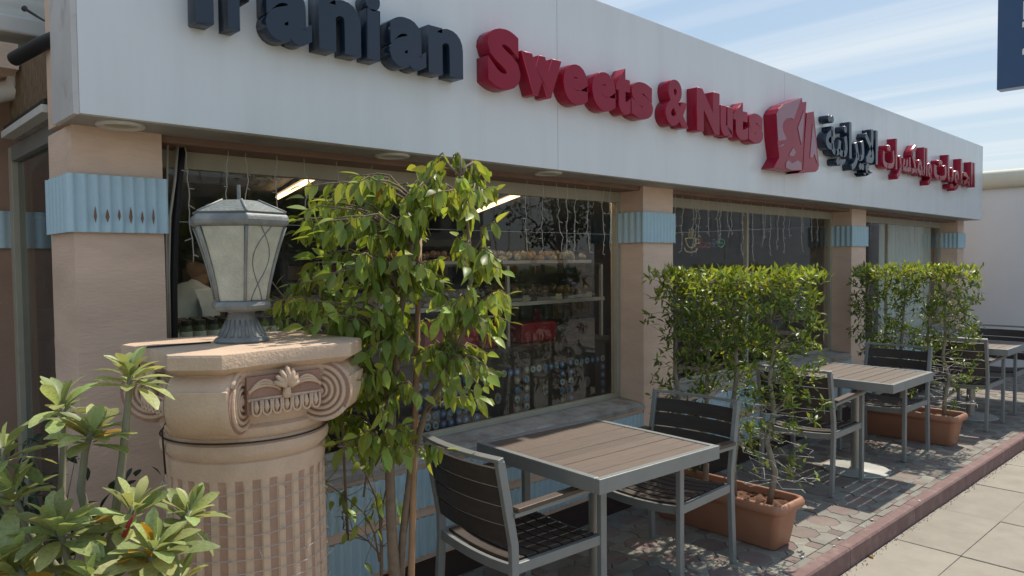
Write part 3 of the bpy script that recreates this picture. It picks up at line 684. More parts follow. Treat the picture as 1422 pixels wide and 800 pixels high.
# ------------------------------------------------------------------ ficus beside the column
TD = 2.62
fb = at_d(552, 800, TD); fb = Vector((fb.x, fb.y, 0))
fic = thing('ficus_tree', 'young ficus tree with drooping glossy leaves between column and nearest chair', 'tree', fb)
def loc(px, py, d=TD): return at_d(px, py, d)-fb
trunk = MB()
tA = [Vector((.03, .02, 0)), loc(548, 800), loc(543, 720), loc(541, 640), loc(545, 560), loc(552, 480), loc(560, 410), loc(572, 340), loc(585, 290)]
tB = [Vector((-.02, .05, 0)), loc(556, 800, TD+.03), loc(560, 740, TD+.03), loc(572, 640, TD+.05), loc(590, 575, TD+.05), loc(625, 510, TD+.02), loc(648, 450, TD), loc(655, 370, TD), loc(648, 300, TD), loc(640, 245, TD)]
trunk.tube(tA, [.022, .021, .019, .017, .015, .012, .010, .007, .004], 8)
trunk.tube(tB, [.017, .016, .014, .013, .012, .011, .009, .007, .005, .003], 8)
trunk.build('trunk', BARK, fic, smooth=True)
CROWN = [(405, 300), (415, 268), (455, 262), (500, 248), (560, 240), (600, 238), (628, 222), (660, 222), (690, 250), (700, 300), (706, 360), (700, 400), (720, 430), (724, 490), (716, 545), (690, 575), (640, 560), (620, 600), (636, 640), (610, 660), (575, 640), (520, 640), (470, 635), (455, 590), (450, 520), (440, 480), (395, 468), (378, 430), (388, 390), (402, 370), (430, 345), (402, 330)]
nodes = tA[3:]+tB[4:]
br = MB(); lv = []; tips = []
tries = 0
while len(tips) < 245 and tries < 9000:
    tries += 1
    x, y = random.uniform(375, 725), random.uniform(220, 665)
    if not in_poly(x, y, CROWN): continue
    if y > 545 and random.random() < .2: continue
    d = TD+random.uniform(-.27, .27)
    tips.append((x, y, d))
for x, y, d in tips:
    p = loc(x, y-10, d)
    nd = min(nodes, key=lambda q: (q-p).length+.8*max(0, q.z-p.z+.05))
    pts = curve_pts(nd, p, 6, Vector((0, 0, .05))+rv(.012), .006)
    br.tube(pts, [.0055, .0048, .0042, .0036, .003, .0024, .0016], 5)
    L = (p-nd).length
    k = random.randint(8, 12)
    for i in range(k):
        t = 1-(i/k)*min(.75, .20/max(L, .08))
        f = t*6; a = min(5, int(f)); q = pts[a].lerp(pts[a+1], f-a)
        out_ = (p-nd).normalized()*.35+rv(.45); out_.z = 0
        dr = out_+Vector((0, 0, -random.uniform(.6, 2.0)))
        if i == 0: dr = (p-nd).normalized()+Vector((0, 0, -.2))
        me = FICY if random.random() < .007 else random.choice(FIC)
        lv.append((q+rv(.004), dr, Vector((0, 0, 1))+rv(.5), random.uniform(.044, .082), me))
br.build('branches', BARK, fic, smooth=True)
foliage(fic, lv, 290)
st = on_z(572, 800, 0)
s0 = at_d(571, 800, TD+.02); s1 = at_d(583, 330, TD+.10); s0g = s0+(s0-s1)*(s0.z/(s1.z-s0.z))
tag(MB().tube([s0g, s0, s0.lerp(s1, .5), s1], [.0125, .0125, .011, .009], 10).build('bamboo_stake', BAMB, smooth=True), 'straight brown stake tied beside the ficus trunk', 'stake')
# sparse sapling behind the column
sb = Vector((1.52, 2.52, 0))
sap = thing('ficus_sapling', 'sparse twiggy sapling with few leaves between column and ficus', 'plant', sb)
sm = MB(); lv = []
root = Vector((0, 0, 0))
stems = [[(530, 800), (530, 760), (528, 720), (522, 690), (500, 640), (492, 600)], [(527, 780), (520, 740), (505, 712), (480, 690), (452, 670)], [(529, 740), (532, 700), (540, 660), (546, 625)], [(528, 770), (512, 752), (490, 738), (476, 735)], [(505, 690), (510, 650), (496, 620), (470, 610)]]
for i, stm in enumerate(stems):
    pt = [at_d(x, y, 2.85+.02*i)-sb for x, y in stm]
    if i == 0: pt = [root]+pt
    n = len(pt); sm.tube(pt, [.009*(1-.75*j/(n-1)) if i == 0 else .0045*(1-.6*j/(n-1)) for j in range(n)], 5)
    for j in range(1, n):
        for _ in range(3):
            e = pt[j]+rv(.05)+Vector((0, 0, .04)); sm.tube([pt[j], (pt[j]+e)/2+rv(.005), e], [.002, .0016, .001], 4)
            if random.random() < .4: lv.append((e, rv(.6)+Vector((0, 0, -.8)), Vector((0, 0, 1))+rv(.4), random.uniform(.04, .065), random.choice(FIC)))
for x, y in ((500, 640), (455, 600), (460, 560), (470, 540), (480, 590), (498, 620), (540, 690), (520, 710), (555, 700), (450, 640), (470, 690), (490, 700), (440, 520), (450, 540), (300, 285), (296, 290), (306, 292), (302, 300)):
    d = 2.85 if x > 400 else 2.75
    c = at_d(x, y, d)-sb
    for _ in range(5): lv.append((c+rv(.02), rv(.5)+Vector((0, 0, -.9)), Vector((0, 0, 1))+rv(.4), random.uniform(.04, .07) if x > 400 else .035, random.choice(FIC)))
q = [at_d(x, y, 2.75)-sb for x, y in ((470, 480), (400, 420), (330, 330), (303, 275))]; sm.tube([root+Vector((0, 0, .5))]+q, [.006, .004, .003, .002, .0012], 5)
sm.build('stems', BARK, sap, smooth=True); foliage(sap, lv, 150)
# second darker ficus mass behind the lantern
fb2 = Vector((1.38, 2.62, 0))
fc2 = thing('ficus_tree', 'shaded leafy ficus behind the lantern, against the window', 'tree', fb2)
m2 = MB(); lv = []; tr = [Vector((0, 0, 0)), Vector((0, .0, .6)), at_d(430, 520, 2.95)-fb2, at_d(425, 400, 2.95)-fb2]
m2.tube(tr, [.014, .012, .008, .004], 7); m2.build('trunk', BARK, fc2, smooth=True)
P2 = [(378, 470), (376, 420), (392, 395), (430, 380), (480, 400), (500, 480), (480, 640), (450, 700), (446, 560), (400, 478)]
b2 = MB(); c = 0
while c < 46:
    x, y = random.uniform(370, 500), random.uniform(375, 690)
    if not in_poly(x, y, P2): continue
    c += 1; p = at_d(x, y, 2.95+random.uniform(-.1, .1))-fb2; nd = min(tr[1:], key=lambda q: (q-p).length)
    pts = curve_pts(nd, p, 4, Vector((0, 0, .03)), .006); b2.tube(pts, [.004, .0035, .003, .002, .0012], 4)
    for _ in range(8): lv.append((p+rv(.03), rv(.5)+Vector((0, 0, -.8)), Vector((0, 0, 1))+rv(.4), random.uniform(.045, .075), random.choice(FIC)))
b2.build('branches', BARK, fc2, smooth=True); foliage(fc2, lv, 120)

# ------------------------------------------------------------------ planters with hedges
def rrect(hx, hy, r, z, n=5):
    L = []
    for cx, cy, a0 in ((hx-r, hy-r, 0), (-hx+r, hy-r, 90), (-hx+r, -hy+r, 180), (hx-r, -hy+r, 270)):
        for i in range(n+1):
            a = rad(a0+90*i/n); L.append((cx+r*math.cos(a), cy+r*math.sin(a), z))
    return L
def make_planter(x, y, rz, label):
    t = thing('planter', label, 'planter', (x, y, .0), rad(rz), 'terracotta planters holding hedges')
    p = MB()
    p.loops([rrect(.092, .385, .03, .001), rrect(.098, .392, .035, .01), rrect(.128, .425, .04, .205), rrect(.150, .447, .05, .212), rrect(.160, .457, .055, .225), rrect(.160, .457, .055, .245),
             rrect(.152, .449, .05, .262), rrect(.138, .435, .045, .268), rrect(.128, .425, .04, .260), rrect(.122, .42, .04, .20)], cap1=False)
    p.build('pot', TERRA, t, smooth=True, ang=60)
    s = MB(); nx, ny = 10, 30; vs = []; fs = []
    for j in range(ny+1):
        for i in range(nx+1):
            xx = -.121+.242*i/nx; yy = -.418+.836*j/ny; vs.append((xx, yy, .222+random.uniform(-.008, .010)))
    for j in range(ny):
        for i in range(nx): a = j*(nx+1)+i; fs.append((a, a+1, a+nx+2, a+nx+1))
    s.add(vs, fs).build('soil', SOIL, t)
    return t
make_planter(3.865, 2.225, -2, 'terracotta trough planter nearest the camera, behind the closest armchairs')
make_planter(6.995, 2.205, -2, 'terracotta trough planter farther along, right of the middle table')
def make_hedge(x, y, x0, x1, y0, y1, ztop, label, nl, stems, nparts):
    bs = Vector((x, y, .222)); t = thing('clipped_hedge', label, 'hedge', bs, 0, 'clipped hedges in planters')
    lo = []; brm = MB(); st_ = []
    for sx, sy in stems:
        pts = [Vector((sx-x, sy-y, -.01))]
        for i in range(1, 8):
            pts.append(Vector((sx-x+random.gauss(0, .012), sy-y+random.gauss(0, .015), i*(ztop-.30)/7)))
        m = MB().tube(pts, [.018, .017, .016, .014, .012, .010, .007, .004], 7); m.build('stem', BARKG, t, smooth=True); st_ += pts[2:]
    n = 0
    while n < nl:
        p = Vector((random.uniform(x0, x1)-x, random.uniform(y0, y1)-y, 0)); h = random.random()
        z = ztop-.222 - (ztop-.30)*(h**1.35)
        zz = z/(ztop-.222)
        # thinner and ragged towards the bottom
        if zz < .45 and random.random() > .10+zz*.9: continue
        if mnoise.noise(Vector((p.x*6, p.y*6, z*5+x))) < -.22+.2*(1-zz) and zz < .88: continue
        p.z = z; n += 1
        nd = min(st_, key=lambda q: (q-p).length+.5*abs(q.z+.08-p.z))
        if random.random() < .6 and (nd-p).length < .24: brm.tube(curve_pts(nd, p, 3, Vector((0, 0, .01)), .008), [.003, .0024, .0018, .0009], 3, cap=False)
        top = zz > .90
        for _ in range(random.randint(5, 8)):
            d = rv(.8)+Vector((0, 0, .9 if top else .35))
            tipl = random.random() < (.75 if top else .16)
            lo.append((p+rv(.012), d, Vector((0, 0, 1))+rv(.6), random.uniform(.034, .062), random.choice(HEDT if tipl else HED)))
    brm.build('twigs', BARKG, t, smooth=True)
    foliage(t, lo, nparts)
    return t
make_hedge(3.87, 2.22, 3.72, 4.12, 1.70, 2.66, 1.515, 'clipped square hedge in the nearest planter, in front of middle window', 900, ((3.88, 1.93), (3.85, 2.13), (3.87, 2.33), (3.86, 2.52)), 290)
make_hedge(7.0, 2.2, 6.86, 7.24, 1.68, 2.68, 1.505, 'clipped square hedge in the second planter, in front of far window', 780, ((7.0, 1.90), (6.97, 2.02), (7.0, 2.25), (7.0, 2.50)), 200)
def fairy_hedge(cx, cy, label, ht):
    m = MB(); pts = []
    for i in range(90):
        a = i*.55; k = i/90; pts.append((cx+.10*math.cos(a)+random.gauss(0, .02), cy-.30+.16*math.sin(a*.7)+random.gauss(0, .05)+.4*random.random()*k, .30+ht*k+random.gauss(0, .02)))
    m.tube(pts, .0016, 4)
    for p in pts[::2]:
        q = Vector(p); m.tube([q, q+rv(.012)], [.0028, .0022], 4)
    tag(m.build('fairy_lights', FAIRY, smooth=True), label, 'fairy lights')
fairy_hedge(3.87, 2.15, 'pale wire of tiny lights tangled round the nearest hedge stems', .5)
fairy_hedge(7.0, 2.15, 'pale wire of tiny lights tangled round the far hedge stems', .45)

# ------------------------------------------------------------------ column with Ionic capital
CD = 2.33; cc_ = at_d(340, 480, CD); CX, CY = cc_.x, cc_.y; K = CD/1015
ZT = at_d(340, 474, CD).z
colm = thing('garden_column', 'beige cast stone Ionic column with fluted shaft carrying the lantern', 'column', (CX, CY, 0))
def zpx(py): return at_d(340, py, CD-.12).z
R0 = 106*K
# shaft
NF = 31; zs0, zs1 = .12, zpx(655); sh = MB(); Ls = []; mis = []
zl = [(zs0, 1)]+[(zs0+(zs1-.05-zs0)*i/6, 1) for i in range(1, 7)]+[(zs1-.03, .8), (zs1-.012, .45), (zs1, 0)]
for z, a in zl:
    ring = []
    for k in range(NF):
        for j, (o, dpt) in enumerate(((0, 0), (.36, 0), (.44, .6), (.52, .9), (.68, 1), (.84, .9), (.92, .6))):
            th = 2*PI*(k+o)/NF; r = R0*(1-.02*(z-zs0))-.010*dpt*a
            ring.append((r*math.cos(th), r*math.sin(th), z))
    Ls.append(ring)
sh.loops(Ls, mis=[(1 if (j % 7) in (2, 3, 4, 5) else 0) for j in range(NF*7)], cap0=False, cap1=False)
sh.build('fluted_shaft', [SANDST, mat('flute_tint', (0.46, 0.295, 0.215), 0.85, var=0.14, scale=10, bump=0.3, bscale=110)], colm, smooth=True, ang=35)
MB().lathe([(R0*1.25, 0), (R0*1.25, .05), (R0*1.18, .06), (R0*1.18, .09), (R0*1.04, .11), (R0*1.0, .121)], 40).build('base', SANDST, colm, smooth=True, ang=40)
zr = [zs1, zpx(632), zpx(628), zpx(605), zpx(600), zpx(580)]
ring = [(R0*.985, zs1-.001), (R0*1.0, zr[1]-.01), (R0*.995, zr[1]), (R0*.97, zr[1]+.004), (R0*1.03, zr[2]+.012), (R0*1.045, (zr[2]+zr[3])/2), (R0*1.03, zr[3]-.006), (R0*.97, zr[3]), (R0*.97, zr[4]), (R0*1.02, zr[4]+.014), (R0*1.03, zr[5]-.01), (R0*.98, zr[5]), (R0*1.0, zr[5]+.03), (R0*1.06, zpx(545)), (R0*1.02, zpx(530))]
MB().lathe(ring, 48).build('neck_rings', SANDST, colm, smooth=True, ang=40)
AH = .305; CHM = .105
def abac(sc, z, bow=.014):
    L = []; c = AH; k = CHM
    corners = [((c-k, -c), (c, -c+k)), ((c, c-k), (c-k, c)), ((-c+k, c), (-c, c-k)), ((-c, -c+k), (-c+k, -c))]
    for i in range(4):
        a, b = corners[i]; L += [a, b]; nx = corners[(i+1) % 4][0]
        for s in (.25, .5, .75):
            p = (b[0]+(nx[0]-b[0])*s, b[1]+(nx[1]-b[1])*s); l = math.hypot(*p); f = 1-bow*(1-(2*s-1)**2)/l*1.6; L.append((p[0]*f, p[1]*f))
    return [(x*sc, y*sc, z) for x, y in L]
za = ZT
ab = MB().loops([abac(.80, za-.105), abac(.86, za-.098), abac(.88, za-.062), abac(.93, za-.054), abac(.975, za-.046), abac(1.0, za-.040), abac(1.0, za-.006), abac(.99, za)])
ab.build('abacus', SANDST, colm, smooth=True, ang=30)
# bell block between volutes
zb0, zb1 = zpx(583), za-.100
MB().loops([abac(.74, zb0), abac(.74, zb1)]).build('capital_block', SANDST, colm)
VR = .097; vz = zpx(546)
for sx, sy in ((-1, -1), (1, -1), (1, 1), (-1, 1)):
    dg = Vector((sx, sy, 0)).normalized(); ax = Vector((-sy, sx, 0)).normalized()
    c0_ = dg*(AH*1.414-CHM*.707-VR*.93-.004); c0_.z = vz
    n = 32; Lp = []
    # scroll barrel: slightly waisted, with an upward shoulder into the abacus
    for o, rr in ((-.088, .95), (-.080, 1.0), (-.06, .985), (0, .97), (.06, .985), (.080, 1.0), (.088, .95)):
        rg = []
        for j in range(n):
            a = 2*PI*j/n; u_ = math.cos(a); w_ = math.sin(a)
            rg.append(c0_+ax*o+dg*(u_*VR*rr)+Vector((0, 0, w_*VR*rr)))
        Lp.append(rg)
    v = MB().loops(Lp).build('volute', SANDST, colm, smooth=True, ang=40)
    # block tying the scroll back and up into the capital
    cc2 = MB(); bb = []
    for o in (-.085, .085):
        bb.append([c0_+ax*o+dg*u_+Vector((0, 0, w_)) for u_, w_ in ((-.17, -VR*.5), (-.02, VR*.2), (VR*.97, 0), (VR*.985, za-.10-vz), (-.17, za-.10-vz))])
    cc2.loops(bb).build('volute_shoulder', SANDST, v, bevel=.004)
    for s in (-1, 1):
        face = MB(); fc = c0_+ax*(.0885*s)
        face.loops([[fc+dg*(math.cos(2*PI*j/n)*VR*.955)+Vector((0, 0, math.sin(2*PI*j/n)*VR*.955)) for j in range(n)], [fc+ax*(.0015*s)+dg*(math.cos(2*PI*j/n)*VR*.95)+Vector((0, 0, math.sin(2*PI*j/n)*VR*.95)) for j in range(n)]])
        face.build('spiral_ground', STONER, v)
        sp = []; rs = []
        for i in range(150):
            a = i*.19; r_ = VR*.93-(VR*.93-.010)*i/149
            sp.append(fc+ax*(.0025*s)+dg*(math.cos(a+.6)*r_*(1))+Vector((0, 0, math.sin(a+.6)*r_*s*(1)))); rs.append(.0072-.002*i/149)
        sb_ = MB().tube(sp, rs, 6)
        sb_.tube([fc, fc+ax*(.006*s), fc+ax*(.009*s)], [.014, .013, .006], 10)
        sb_.build('spiral_ridge', SANDST, v, smooth=True)
# face ornaments: palmette, leaf scrolls, eggs
def ornament(ang):
    Rm = Matrix.Rotation(ang, 4, 'Z'); o = link('face_relief', None, colm); g = MB(); r_ = MB()
    yb = -(R0*1.06+.004)
    zc = vz+.012
    for k in range(-3, 4):
        a = k*.36; L = .060-.006*abs(k)
        pts = [Vector((math.sin(a)*L*t*1.0, yb-.018-.012*math.sin(PI*t), zc+.018+math.cos(a)*L*t)) for t in (.1, .4, .7, .95, 1.05)]
        g.tube(pts, [.004, .0065, .0085, .007, .003], 6)
    g.tube([(0, yb-.014, zc-.01), (0, yb-.018, zc+.02)], [.014, .011], 8)
    for s in (-1, 1):
        for q in range(3):
            pts = [Vector((s*(.018+.095*t), yb-.010, zc+.006+(.040-.012*q)*math.sin(PI*min(1, t*.9+.05))*(1 if t < .8 else .9)+.004*q)) for t in [i/9 for i in range(10)]]
            g.tube(pts, .0045, 5)
    for k in range(-3, 4):
        x = k*.031
        U = [Vector((x+.0125*math.cos(a), yb-.016, zc-.038+.016*math.sin(a))) for a in [PI+PI*i/8 for i in range(9)]]
        U = [U[0]+Vector((0, 0, .028))]+U+[U[-1]+Vector((0, 0, .028))]
        g.tube(U, .0036, 5)
        g.tube([(x, yb-.010, zc-.012), (x, yb-.015, zc-.032), (x, yb-.010, zc-.046)], [.006, .0085, .005], 6)
    g.tube([(-.116, yb-.008, zc-.008), (.116, yb-.008, zc-.008)], .005, 6)
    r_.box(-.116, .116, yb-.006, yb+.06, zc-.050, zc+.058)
    b = MB(); b.v = [tuple(Rm @ Vector(p)) for p in g.v]; b.f = g.f; b.m = g.m
    b2_ = MB(); b2_.v = [tuple(Rm @ Vector(p)) for p in r_.v]; b2_.f = r_.f; b2_.m = r_.m
    bpy.data.objects.remove(o)
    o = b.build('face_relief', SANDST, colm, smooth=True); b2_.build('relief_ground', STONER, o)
for a in (0, PI/2, PI, -PI/2): ornament(a)
# fairy wire net round the shaft
fw = MB(); pts = []
for i in range(16*40):
    a = 2*PI*i/40; z = .30+i/(16*40)*(zs1-.32); rr = R0*1.012
    pts.append((CX+rr*math.cos(a), CY+rr*math.sin(a), z+.008*math.sin(a*3+z*20)))
fw.tube(pts, .0013, 4)
for i in range(0, len(pts), 6):
    p = Vector(pts[i]); dr = (p-Vector((CX, CY, p.z))).normalized(); fw.tube([p, p+dr*.006+rv(.012)], [.0022, .0016], 4)
tag(fw.build('fairy_lights', FAIRY, smooth=True), 'clear string of tiny lights wound in rings round the column shaft', 'fairy lights')
dw = MB(); P_ = []
for i in range(60):
    a = 2*PI*i/59; P_.append((CX+R0*1.03*math.cos(a), CY+R0*1.03*math.sin(a), zpx(603)))
dw.tube(P_, .0028, 5)
dw.tube([(CX-.10, CY+.02, ZT+.004), (CX-AH+.02, CY+.02, ZT+.005), (CX-AH-.006, CY+.015, ZT-.004), (CX-AH-.006, CY+.01, ZT-.05), (CX-AH*.80, CY, ZT-.115), (CX-AH*.79, CY-.01, zpx(575)), (CX-R0*1.07, CY-.01, zpx(590)), (CX-R0*1.05, CY-.015, zpx(650))], .003, 5)
tag(dw.build('power_cable', WIRED, smooth=True), 'dark cable running over the column top and round its neck', 'cable')

# ------------------------------------------------------------------ lantern
LZ = ZT+.001
lan = thing('pedestal_lantern', 'grey six sided pedestal lantern with frosted panes on the column', 'lamp', (CX-.008, CY, LZ))
lk = CD/1015
def hexr(r, z, n=6, rot=rad(14)): return [(r*math.cos(2*PI*j/n+rot), r*math.sin(2*PI*j/n+rot), z) for j in range(n)]
MB().lathe([(.082, 0), (.085, .006), (.080, .012), (.070, .018), (.054, .045), (.044, .072), (.040, .092), (.046, .098)], 36).build('base', LANT, lan, smooth=True, ang=40)
lfm = MB()
for k in range(18):
    a = 2*PI*k/18; lfm.tube([(.069*math.cos(a), .069*math.sin(a), .0185), (.0545*math.cos(a), .0545*math.sin(a), .045), (.0455*math.cos(a), .0455*math.sin(a), .070)], [.006, .005, .002], 5)
lfm.build('base_leaves', LANT, lan, smooth=True)
z1 = .098
ring = MB().loops([hexr(.082, z1), hexr(.093, z1+.006), hexr(.097, z1+.018), hexr(.092, z1+.030), hexr(.080, z1+.034)]); ring.build('lower_collar', LANT, lan, bevel=.004)
zp0, zp1 = z1+.0345, z1+.262
pr_ = [(.084, zp0), (.094, zp0+.055), (.108, zp0+.11), (.126, zp0+.17), (.146, zp1)]
for j in range(6):
    pn = []; rot = rad(14); a0, a1 = 2*PI*j/6+rot, 2*PI*(j+1)/6+rot
    pan = MB(); cols = []
    for r, z in pr_:
        p0, p1 = Vector((r*math.cos(a0), r*math.sin(a0), z)), Vector((r*math.cos(a1), r*math.sin(a1), z))
        cols.append((p0.lerp(p1, .05)*.985, p0.lerp(p1, .95)*.985))
    n = len(cols)
    vs = []
    for a, b in cols:
        a.z = b.z = a.z/.985; vs += [a, b]
    inn = [Vector((p.x*.97, p.y*.97, p.z)) for p in vs]
    fs = []
    for i in range(n-1):
        fs.append((2*i, 2*i+1, 2*i+3, 2*i+2)); o = 2*n; fs.append((o+2*i+1, o+2*i, o+2*i+2, o+2*i+3))
        fs += [(2*i, 2*i+2, o+2*i+2, o+2*i), (2*i+1, o+2*i+1, o+2*i+3, 2*i+3)]
    fs += [(0, 2*n, 2*n+1, 1), (2*n-2, 2*n-1, 4*n-1, 4*n-2)]
    P = pan.add(vs+inn, fs).build('pane', FROST, lan, smooth=True, ang=40)
    # leaded curves
    ld = MB()
    def onp(s, t):
        f = t*(n-1); i = min(n-2, int(f)); a = cols[i][0].lerp(cols[i+1][0], f-i); b = cols[i][1].lerp(cols[i+1][1], f-i)
        p = a.lerp(b, s); return Vector((p.x*1.012, p.y*1.012, p.z))
    if j in (4, 1):
        for ph in (0, 1):
            ld.tube([onp(.5+(.30*math.cos(PI*(t*1.5)+.5))*(1 if ph else -1), t) for t in [i/14 for i in range(15)]], .0016, 4)
        ld.build('lead_line', LANT, P, smooth=True)
    MB().tube([(r*math.cos(a0), r*math.sin(a0), z) for r, z in pr_], .0055, 6).build('rib', LANT, lan, smooth=True)
MB().loops([hexr(.142, zp1), hexr(.157, zp1+.006), hexr(.160, zp1+.020), hexr(.157, zp1+.034), hexr(.146, zp1+.040)]).build('upper_collar', LANT, lan, bevel=.005)
MB().loops([hexr(.146, zp1+.0405), hexr(.150, zp1+.045), hexr(.062, zp1+.083), hexr(.040, zp1+.086)]).build('roof', mat('ridged_roof_glass', (.20, .215, .205), .45, var=.2, scale=20, bump=.4, bscale=90), lan)
for j in range(6):
    a = 2*PI*j/6+rad(14); MB().tube([(.149*math.cos(a), .149*math.sin(a), zp1+.0455), (.061*math.cos(a), .061*math.sin(a), zp1+.0845)], .004, 6).build('roof_rib', LANT, lan, smooth=True)
MB().tube([(0, 0, zp1+.0865), (0, 0, zp1+.135)], .006, 8).build('finial', LANT, lan, smooth=True, ang=40)

# ------------------------------------------------------------------ desert rose at the lower left
AD = 1.75
ab0 = at_d(150, 800, AD); ab0 = Vector((ab0.x, ab0.y-.02, 0))
ade = thing('desert_rose_shrub', 'leafy shrub with pale stems and rosettes of thick leaves at lower left', 'shrub', ab0)
al = lambda x, y, d=AD: at_d(x, y, d)-ab0
am = MB(); lv = []
base = Vector((0, 0, 0)); crown0 = al(150, 830)
am.tube([base, Vector((.01, 0, .4)), crown0+Vector((0, 0, -.1)), crown0], [.05, .045, .035, .028], 10)
ros = [((85, 545), (-1, 0), AD+.05, .105, 20, [(140, 800), (85, 690), (90, 590)]), ((182, 500), (1, 0), AD, .085, 20, [(150, 790), (170, 640), (178, 560)]),
       ((128, 580), (0, 0), AD-.02, .095, 20, [(140, 800), (112, 680), (118, 630)]), ((80, 715), (0, 0), AD-.12, .115, 20, [(130, 830), (95, 780)]),
       ((185, 690), (0, 0), AD-.05, .10, 18, [(150, 830), (170, 750)]), ((215, 745), (0, 0), AD-.12, .115, 22, [(160, 830), (200, 800)]), ((262, 695), (0, 0), AD+.03, .095, 18, [(170, 830), (235, 760)]),
       ((15, 665), (0, 0), AD-.05, .10, 18, [(110, 830), (40, 740)]), ((20, 770), (0, 0), AD-.15, .11, 18, [(110, 850), (50, 820)]), ((135, 790), (0, 0), AD-.18, .11, 18, [(150, 860), (140, 830)]), ((55, 790), (0, 0), AD-.05, .10, 16, [(120, 850), (80, 820)]),
       ((5, 610), (0, 0), AD, .10, 12, [(80, 830), (5, 700)]), ((250, 790), (0, 0), AD-.05, .10, 16, [(170, 860), (230, 840)])]
for (cx, cy), _, d, s, n, path in ros:
    tip = al(cx, cy+12, d); pts = [crown0]+[al(x, y, d) for x, y in path]+[tip]
    k = len(pts); am.tube(pts, [.0125-.0062*i/(k-1) for i in range(k)], 7)
    ax = (tip-pts[-2]).normalized()*.5+Vector((0, 0, .6)); ax.normalize()
    n = int(n*1.45)
    for i in range(n):
        a = i*2.4; f = i/n  # phyllotaxis: inner leaves upright, outer ones spread and drooping
        side = ax.orthogonal().normalized(); side = Matrix.Rotation(a, 3, ax) @ side
        tilt = .25+1.35*(f**.9)
        dr = ax*math.cos(tilt)+side*math.sin(tilt)+rv(.08)
        ln = s*1.02*(.62+.5*f)*random.uniform(.85, 1.1)
        me = ADEY if random.random() < .03 else random.choice(ADE)
        if random.random() < .14: continue
        dr = dr+rv(.14)
        lv.append((tip-ax*(.045*f)+side*.006, dr, ax+rv(.15), ln, me))
am.build('stems', mat('pale_green_stem', (.21, .20, .135), .7, var=.2, scale=14), ade, smooth=True)
MB().tube([al(172, 745, AD-.13), al(180, 725, AD-.13), al(187, 713, AD-.13)], [.006, .005, .001], 6).build('flower_bud', mat('crimson_bud', (.30, .02, .03), .5), ade, smooth=True)
foliage(ade, lv, 240)
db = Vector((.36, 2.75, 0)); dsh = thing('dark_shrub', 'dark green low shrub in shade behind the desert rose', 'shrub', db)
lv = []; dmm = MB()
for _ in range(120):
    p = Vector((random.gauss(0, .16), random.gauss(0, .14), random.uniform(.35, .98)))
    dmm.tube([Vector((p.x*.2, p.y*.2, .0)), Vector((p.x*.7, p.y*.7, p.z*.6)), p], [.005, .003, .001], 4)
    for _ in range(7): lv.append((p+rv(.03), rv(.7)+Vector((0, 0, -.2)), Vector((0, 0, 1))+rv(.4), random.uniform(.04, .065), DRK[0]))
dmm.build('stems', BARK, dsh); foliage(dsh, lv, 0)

# ------------------------------------------------------------------ icicle lights in the windows
def strand(x, z1, lab, grp):
    m = MB(); z = SZ-.028; y = 2.915+random.uniform(-.012, .012); pts = []
    k = int((z-z1)/.035)+2; dx = 0
    for i in range(k+1):
        dx += random.gauss(0, .005); pts.append(Vector((x+dx, y+random.gauss(0, .004), z-(z-z1)*i/k)))
    m.tube(pts, .0024, 4)
    for i in range(3, k+1, 2):
        p = pts[i]; m.tube([p, p+Vector((random.choice((-1, 1))*random.uniform(.012, .026), random.uniform(-.01, .01), random.uniform(-.02, .004)))], [.0022, .0026], 4)
    tag(m.build('icicle_light_strand', FAIRY, smooth=True), lab, 'light strand', grp)
for k, (px, py) in enumerate(((262, 365), (318, 320), (345, 300), (385, 330), (425, 340), (470, 300), (520, 320), (735, 350), (755, 345), (772, 352), (787, 350), (800, 348), (818, 350), (838, 352), (848, 350))):
    p = on_y(px, py, 2.915); strand(p.x, max(1.60, p.z), ORD[k]+' icicle light strand from the left in the nearest window', 'icicle strands in the nearest window')
for k in range(23):
    p = on_y(938+k*9.0+random.uniform(-4, 4), random.uniform(322, 362), 2.915); strand(p.x, p.z, ORD[k]+' icicle light strand from the left in the middle window', 'icicle strands in the middle window')
for k in range(9):
    p = on_y(1210+k*12+random.uniform(-3, 3), random.uniform(322, 345), 2.915); strand(p.x, p.z, ORD[k]+' icicle light strand from the left in the far window', 'icicle strands in the far window')

# ------------------------------------------------------------------ shop interior
TUBE = mat('warm_tube_lamp', (.9, .8, .6), .5, emit=(1.0, .66, .36), estr=1.6)
for (a, b, lb) in (((386, 274), (470, 228), 'lit warm ceiling tube seen left of the ficus crown'), ((664, 293), (728, 267), 'lit warm ceiling tube seen right of the ficus crown')):
    p0 = on_z(*a, SZ-.055); p1 = on_z(*b, SZ-.055)
    p1 = p0+(p1-p0)*((3.24-p0.y)/(p1.y-p0.y)) if p1.y < 3.24 else p1
    mid = (p0+p1)/2
    lt = thing('ceiling_tube_light', lb, 'ceiling lamp', mid, group='lit ceiling tubes')
    dirv = (p1-p0); dirv = dirv.normalized()*min(dirv.length, 2.4)/2
    MB().tube([-dirv, dirv], .014, 10).build('tube', TUBE, lt, smooth=True)
    MB().sweep([-dirv+Vector((0, 0, .026)), dirv+Vector((0, 0, .026))], .016, .03, dirv.cross(Vector((0, 0, 1))).normalized()).build('housing', mat('grey_lamp_housing', (.12, .11, .10), .5), lt)
SPOT = mat('warm_fill_spot_lens', (.9, .85, .7), .5, emit=(1.0, .80, .58), estr=24.0)
